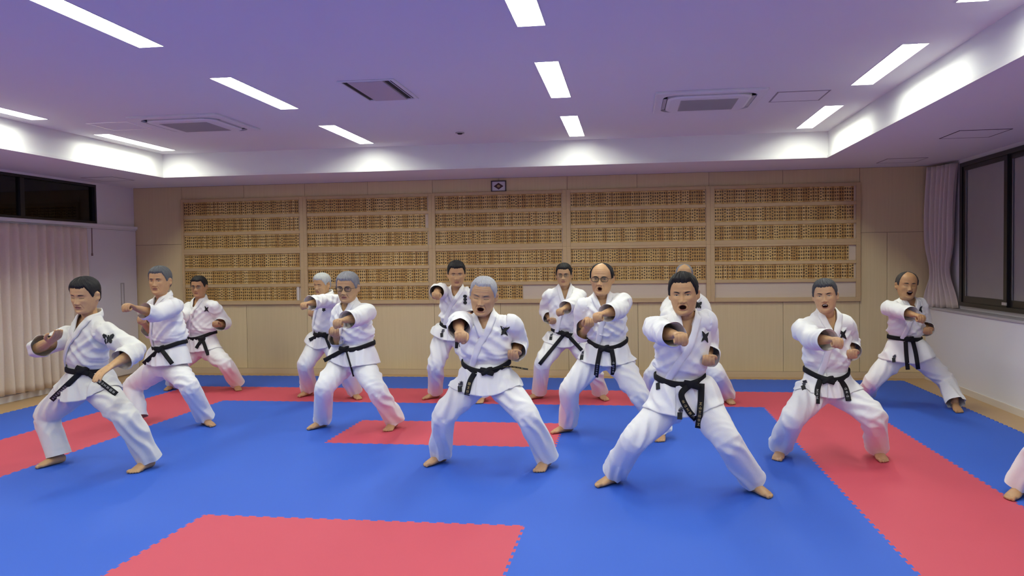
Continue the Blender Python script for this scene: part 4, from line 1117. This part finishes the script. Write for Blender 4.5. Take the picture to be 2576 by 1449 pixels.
    # ---- trousers
    tp = [sweep([J['pc']+[0, 0, -.075], J['pc']+[0, 0, -.02], J['pc']+[0, 0, .06], J['belt_c']+[0, 0, -.03]], [[.12, .10], [.165, .128], [.168, .128], [J['belt_a']-.015, .105]], [J['Ah']]*4, 20, 3)]
    for k in 'RL':
        hp, kn, an = J['hip'+k], J['knee'+k], J['ank'+k]; sn = nrm(an-kn)
        dside = J['Ah']
        cf = an+sn*.018; loose = S.get('loose', 1.0)
        inn = [sweep([J['pc']+[0, 0, .04], hp+(kn-hp)*.08, hp+(kn-hp)*.5, kn-(kn-hp)*.06, kn+(an-kn)*.10, kn+(an-kn)*.45, kn+(an-kn)*.8, cf, cf+sn*.05],
                     np.array([[.115, .115], [.122, .120], [.108, .108], [.091, .092], [.088, .091], [.087, .092], [.087, .092], [.088, .094], [.088, .094]])*loose, dside, 20, 3, smooth=True)]
        tp += inn
    tv = .0095 if big else .0115
    TV, TF = remesh(tp, tv, 5)
    nT = normals(TV, TF)
    disp = np.zeros(len(TV)); wsum = np.zeros(len(TV))+1e-6
    for q, k in enumerate('RL'):
        hp, kn, an = J['hip'+k], J['knee'+k], J['ank'+k]
        t, r, L = limb_coord(TV, hp, kn); ax = nrm(kn-hp); pp = nrm(np.cross(ax, [0, -1, .2]))
        w_ = np.exp(-(r/.12)**2)*sstep(-.25, .1, t)*sstep(1.15, .95, t)
        d = .021*folds(TV, pp*.9+ax*.45, ax*.9-pp*.45, .070, idx*7+q)+.006*folds(TV, ax+.5*pp, pp-.5*ax, .050, idx*7+q+30)*sstep(.55, .95, t)
        disp += w_*d; wsum += w_
        t, r, L = limb_coord(TV, kn, an); ax = nrm(an-kn); pp = nrm(np.cross(ax, [.2, -1, 0]))
        w_ = np.exp(-(r/.12)**2)*sstep(-.1, .05, t)
        d = .024*folds(TV, pp+ax*.14, ax-pp*.14, .070, idx*7+q+9)+.006*folds(TV, ax+pp*.6, pp-ax*.6, .055, idx*7+q+50)*(sstep(.25, .0, t)+.6*sstep(.75, 1.0, t))
        disp += w_*d; wsum += w_
    TV = TV+nT*(disp/np.maximum(wsum, .25))[:, None]
    TV = relax(TV, TF, 2, .4)
    TV, TF = cut_tube(TV, TF, [(J['ank'+k]+nrm(J['ank'+k]-J['knee'+k])*.018, nrm(nrm(J['ank'+k]-J['knee'+k])+np.array([0, 0, -.6])), None, None) for k in 'RL'])
    TV[:, 2] = np.maximum(TV[:, 2], .004)
    trousers = child('trousers', TV, TF, mats['gi'](S))
    tb = bvh(TV, TF)
    # ---- jacket
    Cj = np.vstack([C[2]-U*.045, C[2:]]); aj = np.concatenate([[a[2]*.98], a[2:]]); bj = np.concatenate([[b[2]*.98], b[2:]]); sj = np.vstack([sd[2], sd[2:]])
    jp = [sweep(Cj, np.stack([aj, bj], 1), sj, 28, 4)]
    cuffs = {}; slv = {}
    for k, g in (('R', -1), ('L', 1)):
        sh, el, wr = J['sh'+k], J['elb'+k], J['wri'+k]; f = nrm(wr-el); t1 = nrm(el-sh)
        cu = el+(wr-el)*S.get('cuff'+k, min(.92, S['cuff']+(.16 if np.linalg.norm(wr-sh) > .40 else 0))); s1 = perp(np.cross(t1, [0, .3, 1]), t1); s2 = perp(np.cross(f, [0, .3, 1]), f)
        if s1@s2 < 0: s2 = -s2
        wd = S['wide']
        P_ = [J['nb']-U*.058+A*g*.058, sh-t1*.02-U*.005, sh+(el-sh)*.35, sh+(el-sh)*.72, el+(f-t1)*.0, el+(cu-el)*.45, cu, cu+f*.05]
        R_ = np.array([[.068, .080], [.075, .076], [.084, .082], [.082, .078], [.078, .074], [.077, .074], [.080, .076], [.081, .077]])*S.get('slv', 1)
        SDS = [s1]*4+[nrm(s1+s2)]+[s2]*3
        jp.append(sweep([P_[0], P_[1], sh+(el-sh)*.22, sh+(el-sh)*.34], R_[[0, 1, 2, 2]]-np.array([[0, 0], [.004, .004], [.012, .012], [.03, .03]]), [s1]*4, 18, 3))
        slv[k] = (P_, R_, SDS); cuffs[k] = cu
    jv = .0095 if big else .0115
    def arm_folds(Q, seg, q):
        disp = np.zeros(len(Q)); wsum = np.zeros(len(Q))+1e-6
        for P0, P1, e, wl in seg:
            t, r, L = limb_coord(Q, P0, P1); ax = nrm(P1-P0); pp = nrm(np.cross(ax, [.1, -1, .3]))
            w_ = np.exp(-(r/.095)**2)*sstep(-.3, .15, t)*sstep(1.3, .9, t)+.02
            disp += w_*(e*folds(Q, ax+pp*.55, pp-ax*.55, wl, idx*13+q*3)+.015*folds(Q, pp-ax*.35, ax+pp*.35, .075, idx*13+q*3+1)); wsum += w_
        return disp/np.maximum(wsum, .05)
    JV, JF = remesh(jp, jv, 5)
    nJ = normals(JV, JF)
    bc = J['belt_c']; vb = (JV-bc)@U
    u_ = (JV-bc)@A; Lb = np.linalg.norm(J['nb']-bc)
    d = .022*folds(JV, U*.75+A*.65, A*.75-U*.65, .075, idx*11)+.017*folds(JV, U*.7-A*.7, A+U, .06, idx*11+4)
    d = d+.019*folds(JV, U+A*.12, A-U*.12, .034, idx*11+2)*sstep(.16, .04, vb)*sstep(.015, .04, vb)
    d = d*sstep(.02, .055, np.abs(vb))*np.where(vb > Lb*.86, .35, 1)*np.exp(-(np.maximum(0, np.abs(u_)-.17)/.03)**2)
    d = d + .013*sstep(.02, .07, vb)*sstep(.20, .08, vb)                       # blousing above the belt
    JV = relax(JV+nJ*d[:, None], JF, 1, .4)
    # sleeves, cut open at the cuffs
    sleeves = []
    for q, k in enumerate('RL'):
        P_, R_, SDS = slv[k]; sh, el, wr = J['sh'+k], J['elb'+k], J['wri'+k]
        LV, LF = remesh([sweep(P_, R_, SDS, 20, 4)], jv*.95, 4)
        LV = LV+normals(LV, LF)*arm_folds(LV, ((sh, el, .014, .085), (el, wr, .014, .065)), q)[:, None]
        LV = relax(LV, LF, 2, .4)
        LV, LF = cut_tube(LV, LF, [(cuffs[k], nrm(wr-el), sh, el)]); sleeves.append((smooth_rim(LV, LF, 12), LF))
    # skirt of the jacket: a sheet that leaves the belt and drapes over hips and thighs
    SV, SF = skirt(S, J, C, a, b, tb, idx, big)
    jb0 = bvh(JV, JF); JV, JF = join([(JV, JF), (SV, SF)]+sleeves); jb = bvh(JV, JF)
    nb = J['nb']; dl = JV-nb; uu, vv, ww = dl@A, dl@U, dl@Fw
    vd = S.get('vd', {'A1': .12, 'A2': .08, 'A3': .11, 'B1': .08, 'B2': .08, 'C1': .10, 'C2': .11, 'D1': .15, 'D2': .125, 'E1': .1, 'E2': .19, 'F1': .14, 'F2': .11, 'G1': .12}[S['id']])
    hv = np.clip((vv+vd-.012)/(vd+.01), 0, 1.3)*.053
    trunk = np.arange(len(JV)) < len(JV)-len(SV)-sum(len(q[0]) for q in sleeves)
    hole = ((np.abs(uu) < hv) & (ww > .0) & (vv > -vd)) | ((uu**2+(ww-.004)**2 < .060**2) & (vv > -.02))
    hole &= trunk
    keep = [f for f in JF if not all(hole[i] for i in f)]
    hole &= trunk
    rem = {i for f in JF if all(hole[i] for i in f) for i in f}; edge_v = np.array([i for i in set(i for f in keep for i in f) & rem], int)
    if len(edge_v):
        ev = edge_v[(ww[edge_v] > .01) & (vv[edge_v] < -.005)]
        tgt = np.sign(uu[ev])*np.maximum(hv[ev], .002); JV[ev] += np.outer(np.clip(tgt-uu[ev], -.014, .014), A)
    used = np.unique(np.array([i for f in keep for i in f])); mp = -np.ones(len(JV), int); mp[used] = np.arange(len(used))
    JK, KF = JV[used], [tuple(mp[i] for i in f) for f in keep]
    cnt = {}
    for f in KF:
        for q in range(len(f)):
            e = (f[q], f[(q+1) % len(f)]); e = e if e[0] < e[1] else (e[1], e[0]); cnt[e] = cnt.get(e, 0)+1
    be = np.array([e for e, n_ in cnt.items() if n_ == 1]); hb = np.zeros(len(JK), bool)
    hb[[mp[i] for i in edge_v if mp[i] >= 0]] = True
    be = be[hb[be[:, 0]] & hb[be[:, 1]]]
    for _ in range(14):
        Sx = np.zeros_like(JK); ct = np.zeros(len(JK))
        for p_, q_ in ((0, 1), (1, 0)): np.add.at(Sx, be[:, p_], JK[be[:, q_]]); np.add.at(ct, be[:, p_], 1)
        w_ = ct > 1; JK[w_] = JK[w_]*.5+Sx[w_]/ct[w_][:, None]*.5
    jacket = child('jacket', JK, KF, mats['gi'](S))
    # lapels: a band round the neck that crosses left over right
    def on_front(u, v):
        o_ = nb+A*u+U*v+Fw*.45; h = jb0.ray_cast(Vector(o_), Vector(-Fw), .8)
        if h[0] is None: q, n_, _, _ = jb0.find_nearest(Vector(nb+A*u+U*v+Fw*.1)); return np.array(q), np.array(n_)
        return np.array(h[0]), np.array(h[1])
    vbelt = float((bc-nb)@U)
    def lapel(sg, tail):
        """sg=+1: the wearer's left"""
        pts, nrms = [], []
        for t in np.linspace(0, 1, 7):                                  # nape to side of the neck
            an_ = math.radians(180-95*t); p = nb+A*(sg*.071*math.sin(an_))+Fw*(-.008+.070*math.cos(an_)+.008*t)+U*(.062-.022*t)
            pts.append(p); nrms.append(nrm(A*sg*math.sin(an_)+Fw*math.cos(an_)+U*.35))
        ends = [(sg*.078, .004), (sg*.068, -.03)]
        L = [(sg*.069, .026), (sg*.060, -.008), (sg*(.026+.014), -vd*.5), (sg*.013, -vd)]
        if tail: L += [(-sg*.035, -vd-.08), (-sg*.080, vbelt+.02), (-sg*.090, vbelt-.034)]
        else: L += [(-sg*.002, -vd-.035)]
        D = crom(np.array(L), 7)
        for u, v in D:
            p, n_ = on_front(u, v); pts.append(p+n_*.004); nrms.append(n_)
        P_ = np.array(pts); Q = np.array(nrms)
        for _ in range(4):
            P_[1:-1] = P_[1:-1]*.5+(P_[:-2]+P_[2:])*.25; Q[1:-1] = Q[1:-1]*.4+(Q[:-2]+Q[2:])*.3
        Q = Q/np.linalg.norm(Q, axis=1)[:, None]
        T = np.gradient(P_, axis=0); W_ = []
        for p, t, q in zip(P_, T, Q):
            W_.append(nrm(np.cross(nrm(t), q))*.0235)
        for it in range(len(P_)):                                       # keep both edges on the cloth
            pass
        return strip_mesh(P_+Q*(.005 if tail else .002), np.array(W_), Q, .007)
    lap = join([lapel(1, True), lapel(-1, False)])
    child('lapel', lap[0], lap[1], mats['gi'](S))
    # hem line of the overlapping front panel below the belt
    # ---- belt
    As = J['belt_s']; ab, bb = J['belt_a'], b[2]; ub = perp(U*.5+np.array([0, 0, .5]), As); fb = nrm(np.cross(As, ub))
    kz = at_y(px(S['belt']), bc[1]-bb-.02)[2]; sag = float(np.clip(bc[2]-kz-.004, .004, .055))
    Cc, Ww, Nq = [], [], []
    for th in np.linspace(0, 2*math.pi, 48, endpoint=False):
        cs, sn = math.cos(th), math.sin(th)
        n_ = nrm(As*cs/ab+fb*sn/bb); p = bc+As*cs*(ab+.010)+fb*sn*(bb+.010+sag*.25*(sn > 0)*sn*sn)-np.array([0, 0, sag])*(max(0, sn)**2)
        Cc.append(p); Ww.append(ub*.0205); Nq.append(n_)
    bv, bf = strip_mesh(np.array(Cc), np.array(Ww), np.array(Nq), .006, True)
    bm = mats['belt'](S)
    belt = child('belt', bv, bf, bm)
    kp = at_y(px(S['belt']), J['Y']-.2); 
    def skin_hit(c, default):
        r_ = nrm(ray(c)); best = None
        for tree in (jb, tb):
            h = tree.ray_cast(Vector(CAM), Vector(r_), 30)
            if h[0] is not None and abs(h[0][1]-J['Y']) < .6 and (best is None or h[3] < best): best = h[3]
        return best if best is not None else default
    r_ = nrm(ray(px(S['belt'])))
    # front of the belt ring along that direction
    h = bvh(bv, bf).ray_cast(Vector(CAM), Vector(r_), 30)
    dk = h[3] if h[0] is not None else skin_hit(px(S['belt']), np.linalg.norm(bc-CAM)-.12)
    kc = CAM+r_*(dk-.010)
    fk = -nrm(r_); ak = perp(As, fk); uk = np.cross(fk, ak); uk = uk if uk[2] > 0 else -uk
    ak, uk = ak*1.3, uk*1.25
    kn_parts = [sweep([kc-ak*.038+uk*.012-fk*.004, kc-ak*.012+uk*.004+fk*.008, kc+ak*.014-uk*.006+fk*.008, kc+ak*.036-uk*.016-fk*.002], [[.017, .008], [.021, .012], [.021, .012], [.017, .008]], uk, 12, 3),
                sweep([kc-ak*.030-uk*.016, kc-ak*.006-uk*.002+fk*.014, kc+ak*.012+uk*.010+fk*.012, kc+ak*.030+uk*.016-fk*.003], [[.015, .007], [.019, .010], [.019, .010], [.014, .007]], uk, 12, 3)]
    kv, kf = join(kn_parts); child('knot', kv, kf, bm, belt)
    for tl in S['tails']:
        P_ = crom(np.array([px(c) for c in tl], float), 8 if len(tl) > 2 else 14)
        pts = []; dprev = dk-.012
        for i, c in enumerate(P_):
            dd = skin_hit(c, None)
            dcur = dprev if dd is None else min(dd-.014, dprev+.03)
            if dd is not None and dd-.014 < dprev-.04 and i > 1: dcur = max(dd-.014, dprev-.05)
            dprev = dcur; pts.append(dcur)
        pts = np.array(pts)
        for _ in range(3): pts[1:-1] = np.minimum(pts[1:-1], pts[1:-1]*.4+(pts[:-2]+pts[2:])*.3)
        P3 = np.array([CAM+nrm(ray(c))*d_ for c, d_ in zip(P_, pts)])
        T = np.gradient(P3, axis=0); view = np.array([nrm(CAM-p) for p in P3])
        W_ = np.array([nrm(np.cross(nrm(t), v))*.0200 for t, v in zip(T, view)])
        if S['id'] == 'C2' and tl[-1] == (770, 722): W_ = W_*.30+view*.012
        if S['id'] == 'B2' and tl[-1] == (492, 948): W_ = W_*.42+view*.012
        sv, sf = strip_mesh(P3, W_, view, .005); child('belt_tail', sv, sf, bm, belt)
        if S['id'] in ('A1', 'C2', 'D2', 'E2', 'F1'):
            glyph_strip(S, P3, W_, view, child, belt, tl, mats)
    # ---- badge and name tag on the cloth
    def decal(c, shape, size, mat, name, parent, rot=0, lift=.008):
        r0 = nrm(ray(px(c))); h = jb.ray_cast(Vector(CAM), Vector(r0), 30)
        if h[0] is None: return None
        p = np.array(h[0]); n_ = nrm(np.array(h[1])+(-r0)*.6); x = perp(CR, n_); y = np.cross(n_, x); y = y if y[2] > 0 else -y
        cr, sr = math.cos(rot), math.sin(rot); V = []; 
        for (sx, sy) in shape:
            qx, qy = (sx*cr-sy*sr)*size, (sx*sr+sy*cr)*size
            o_ = p+x*qx+y*qy+n_*.05; hh = jb.ray_cast(Vector(o_), Vector(-n_), .12)
            V.append((np.array(hh[0]) if hh[0] is not None else p+x*qx+y*qy)+n_*lift)
        k = len(V); V = V+[v-n_*.010 for v in V]
        F = [tuple(range(k)), tuple(range(k, 2*k))[::-1]]+[(i, k+i, k+(i+1) % k, (i+1) % k) for i in range(k)]
        child(name, np.array(V), F, mat, parent, False); return p, n_, x, y
    if S.get('emblem'):
        for shp, ro in EMBLEMS[S['etype']]:
            decal(S['emblem'], shp, .043, mats['black_thread'], 'chest_emblem', jacket, ro)
    for tg in ('tag', 'tag2'):
        if S.get(tg):
            decal(S[tg], [(-.42, -.62), (.42, -.62), (.42, .62), (-.42, .62)], .036, mats['black_thread'], 'name_tag', jacket, rs.uniform(-.15, .1))
            cx, cy = S[tg]; sc = CROPS[S['crop']][2]
            for q, dy in enumerate((30, 52)):
                k_ = dy*(J['Y'] and 1)*(6.0/J['Y'])*sc/2.5*.72
                for shp in KANJI[(idx+q) % len(KANJI)]:
                    decal((cx+5*q+4, cy-k_*.8-8), shp, .0155, mats['ink'], 'embroidered_character', jacket, 0, .006)
    # ---- hair and face
    hv, hf = join(face['hair']); child('hair', hv, hf, mats['hair'](S['hair']))
    for nm, key, mt in (('eyebrow', 'eyebrow', mats['brow'](S['hair'])), ('eye', 'eye', mats['sclera'])):
        for v, f in face[key]: child(nm, v, f, mt)
    if face['iris']: v, f = join(face['iris']); child('eyelid_line', v, f, mats['iris'])
    v, f = join(face['lips']); child('lips', v, f, mats['lips'])
    v, f = join(face['mouth_line']); child('mouth', v, f, mats['mouth'])
    if face.get('teeth'): v, f = join(face['teeth']); child('teeth', v, f, mats['teeth'])
    if face.get('glasses_frame'):
        v, f = join(face['glasses_frame']); gl = child('glasses', v, f, mats['gl_'+S['glasses']])
        for v, f in face['lens']: child('lens', v, f, mats['lens'], gl)
    root['label'] = LABELS[S['id']]; root['category'] = 'person'; root['group'] = 'karate class practising punches'
    return root
def glyph_strip(S, P3, W, view, child, belt, tl, mats):
    """gold stitched characters along the lower half of a belt end"""
    n = len(P3); V = []; F = []; rg = random.Random(len(S['id'])+n+int(tl[-1][0]))
    L = np.concatenate([[0], np.cumsum(np.linalg.norm(np.diff(P3, axis=0), axis=1))]); tot = L[-1]
    def at(s, w):
        i = min(np.searchsorted(L, s), n-1); j = max(i-1, 0); t = (s-L[j])/max(1e-6, L[i]-L[j])
        p = P3[j]*(1-t)+P3[i]*t; ww = W[j]*(1-t)+W[i]*t; return p+ww*w+view[j]*.0068
    s = tot*.40
    while s < tot-.030:
        for shp in KANJI[rg.randrange(len(KANJI))]:
            k = len(V); pts = [at(s+.011-.0105*y, .50*x) for x, y in shp]
            V += pts; F.append(tuple(range(k, k+len(pts))))
        s += .029
    if V: child('stitched_lettering', np.array(V), F, mats['silver' if S['id'] in ('A1', 'D2', 'F1') else 'gold'], belt, False)
def rect(x0, x1, y0, y1): return [(x0, y0), (x1, y0), (x1, y1), (x0, y1)]
_h = lambda y, a=-.85, b=.85, t=.12: rect(a, b, y-t, y+t)
_v = lambda x, a=-.9, b=.9, t=.12: rect(x-t, x+t, a, b)
KANJI = [
 [_h(.8), _h(-.8), _h(0), _v(-.78), _v(.78), _v(0)],                                           # rice-field shape
 [_h(.35), _v(0), [(-.1, .3), (.1, .2), (-.7, -.8), (-.9, -.65)], [(.1, .3), (-.1, .2), (.7, -.8), (.9, -.65)]],   # tree shape
 [_v(0, -.7, .9), _v(-.72, -.7, .35), _v(.72, -.7, .35), _h(-.75)],                             # mountain shape
 [_h(.7), _h(0, -.6, .6), _h(-.8), _v(0)],                                                      # king shape
 [_h(.75, -.7, .7), _h(.15, -.7, .7), _h(-.45, -.9, .9), _v(0, -.9, .75), _v(-.68, .15, .75), _v(.68, .15, .75)],
 [_h(.8, -.4, .4), _h(.3), _v(0, -.3, .4), _h(-.25, -.6, .6), _h(-.8, -.6, .6), _v(-.55, -.8, -.2), _v(.55, -.8, -.2)],
]
_leaf = lambda L, w: [(w*math.sin(t*math.pi)*(1 if s > 0 else -1), L*(t*2-1)) for s, ts in ((1, np.linspace(0, 1, 8)), (-1, np.linspace(1, 0, 8)[1:-1])) for t in ts]
_wing = [(.05, .15), (.35, .75), (.8, .95), (1.0, .7), (.85, .2), (.55, .02), (.8, -.25), (.75, -.7), (.45, -.75), (.12, -.35)]
EMBLEMS = {
 'cross': [(_leaf(1.05, .30), .6), (_leaf(1.0, .26), -.75)],
 'butterfly': [(_wing, 0), ([(-x, y) for x, y in _wing][::-1], 0), ([(-.1, -.7), (.1, -.7), (.1, .7), (-.1, .7)], 0)],
 'flower': [([(x*.6, y*.6+.0) for x, y in _leaf(1.0, .5)], a) for a in (0, 1.05, 2.1)],
 'stack': [([(.5*math.cos(t), .42*math.sin(t)+c) for t in np.linspace(0, 2*math.pi, 10)[:-1]], 0) for c in (.8, 0, -.85)],
}
# ---------------------------------------------------------------- person materials and labels
_mc = {}
def skin_mat(c):
    k = ('skin', c)
    if k not in _mc:
        m, nt, b = new_mat('skin'); L = nt.links.new; tc = N(nt, 'ShaderNodeTexCoord')
        c = (c[0]*1.22, c[1]*1.32, c[2]*1.02)
        n = N(nt, 'ShaderNodeTexNoise', i_Scale=34.0, i_Detail=4.0); L(tc.outputs['Object'], n.inputs['Vector'])
        mx = N(nt, 'ShaderNodeMix', data_type='RGBA'); L(n.outputs['Fac'], mx.inputs[0])
        mx.inputs[6].default_value = (c[0]*.88, c[1]*.82, c[2]*.82, 1); mx.inputs[7].default_value = (min(1, c[0]*1.1), c[1]*1.12, c[2]*1.1, 1)
        L(mx.outputs[2], b.inputs['Base Color']); b.inputs['Roughness'].default_value = .48; b.inputs['Specular IOR Level'].default_value = .4
        b.inputs['Subsurface Weight'].default_value = .12; b.inputs['Subsurface Radius'].default_value = (.010, .004, .002); b.inputs['Subsurface Scale'].default_value = 1.0
        _mc[k] = m
    return _mc[k]
def gi_mat(S):
    k = ('gi', S['id'] == 'A1')
    if k not in _mc:
        col = (.76, .755, .70) if S['id'] == 'A1' else (.87, .87, .865)
        m, nt, b = new_mat('cotton_uniform'); L = nt.links.new; tc = N(nt, 'ShaderNodeTexCoord')
        b.inputs['Base Color'].default_value = (*col, 1); b.inputs['Roughness'].default_value = .92; b.inputs['Specular IOR Level'].default_value = .15
        b.inputs['Sheen Weight'].default_value = .15
        w = N(nt, 'ShaderNodeTexNoise', i_Scale=26.0, i_Detail=3.0); L(tc.outputs['Object'], w.inputs['Vector'])
        w2 = N(nt, 'ShaderNodeTexNoise', i_Scale=330.0, i_Detail=1.0); L(tc.outputs['Object'], w2.inputs['Vector'])
        bp = N(nt, 'ShaderNodeBump', i_Strength=.25, i_Distance=.010); L(w.outputs['Fac'], bp.inputs['Height'])
        b2 = N(nt, 'ShaderNodeBump', i_Strength=.10, i_Distance=.001); L(w2.outputs['Fac'], b2.inputs['Height']); L(bp.outputs[0], b2.inputs['Normal']); L(b2.outputs[0], b.inputs['Normal'])
        _mc[k] = m
    return _mc[k]
HAIRC = {'black': ((.010, .009, .010), (.022, .020, .020)), 'blackgrey': ((.014, .014, .016), (.10, .10, .11)), 'dark': ((.03, .027, .026), (.08, .075, .07)),
         'darkgrey': ((.05, .05, .055), (.16, .165, .17)), 'grey': ((.13, .13, .14), (.34, .34, .36)), 'greywhite': ((.26, .26, .28), (.52, .52, .55)), 'white': ((.32, .33, .33), (.60, .61, .60))}
def hair_mat(n):
    k = ('hair', n)
    if k not in _mc:
        a, c = HAIRC[n]; m, nt, b = new_mat('hair_'+n); L = nt.links.new; tc = N(nt, 'ShaderNodeTexCoord')
        mp = N(nt, 'ShaderNodeMapping'); mp.inputs['Scale'].default_value = (140, 140, 30); L(tc.outputs['Object'], mp.inputs[0])
        t = N(nt, 'ShaderNodeTexNoise', i_Scale=1.0, i_Detail=4.0); L(mp.outputs[0], t.inputs['Vector'])
        mx = N(nt, 'ShaderNodeMix', data_type='RGBA'); L(t.outputs['Fac'], mx.inputs[0]); mx.inputs[6].default_value = (*a, 1); mx.inputs[7].default_value = (*c, 1)
        L(mx.outputs[2], b.inputs['Base Color']); b.inputs['Roughness'].default_value = .6; b.inputs['Specular IOR Level'].default_value = .22
        bp = N(nt, 'ShaderNodeBump', i_Strength=.8, i_Distance=.004); L(t.outputs['Fac'], bp.inputs['Height']); L(bp.outputs[0], b.inputs['Normal'])
        _mc[k] = m
    return _mc[k]
def brow_mat(n):
    k = ('brow', n)
    if k not in _mc:
        c = HAIRC[n][0]; _mc[k] = plain('eyebrow_hair', tuple(min(.11, x*.5+.016) for x in c), .8)
    return _mc[k]
_belt = None
def belt_mat(S):
    if 'belt' not in _mc: _mc['belt'] = plain('black_cotton_belt', (.010, .010, .012), .75, spec=.25, bump=.3, bscale=400)
    return _mc['belt']
mats = dict(skin=skin_mat, gi=gi_mat, hair=hair_mat, brow=brow_mat, belt=belt_mat,
            black_thread=plain('black_thread', (.012, .013, .014), .8), ink=plain('embroidery_ink', (.03, .03, .06), .8), gold=plain('gold_thread', (.46, .36, .15), .5), silver=plain('silver_thread', (.42, .43, .42), .5),
            sclera=plain('eye_white', (.46, .40, .37), .3), iris=plain('dark_iris', (.018, .012, .010), .3), lips=plain('lip_skin', (.33, .13, .10), .5),
            mouth=plain('mouth_inside', (.020, .006, .006), .9, spec=.05), teeth=plain('teeth_ivory', (.62, .58, .50), .35),
            gl_dark=plain('dark_glasses_frame', (.012, .011, .011), .3), gl_thin=plain('steel_glasses_frame', (.16, .14, .13), .3, metal=.6), lens=pane_mat('clear_lens', (.93, .94, .94)))
LABELS = {
 'A1': 'black-haired man in cream karate uniform with butterfly badge, hands open, by the left curtain',
 'A2': 'dark grey-haired man in white karate uniform punching across his chest, third from left edge',
 'A3': 'black-haired man with thin glasses and badge, below the left end of the name boards',
 'B1': 'white-haired man in the back row, punching beside the grey-haired man with dark glasses',
 'B2': 'grey-haired man with dark-rimmed glasses and full hair, one foot on the small red rectangle',
 'C1': 'black-haired man in the back row, half hidden behind the shouting man with cropped silver hair',
 'C2': 'man with cropped silver hair shouting, eyes shut, standing astride the small red rectangle',
 'D1': 'thin-glasses man in the back row with long belt end slanting over his thigh, fists low',
 'D2': 'balding man with black-rimmed glasses and small open mouth, punching with his left fist',
 'E1': 'balding grey-haired man almost hidden behind the nearest black-haired shouting man',
 'E2': 'nearest man, swept-back black hair, shouting, belt tied in a long hanging loop',
 'F1': 'black-haired shouting man with no glasses standing on the right red strip',
 'F2': 'smiling balding man on the blue mat beside the right window wall',
 'G1': 'person cut off by the right picture edge, only a bare foot and trouser leg showing',
}
for _i, _S in enumerate(PEOPLE):
    build_person(_i, _S, mats)
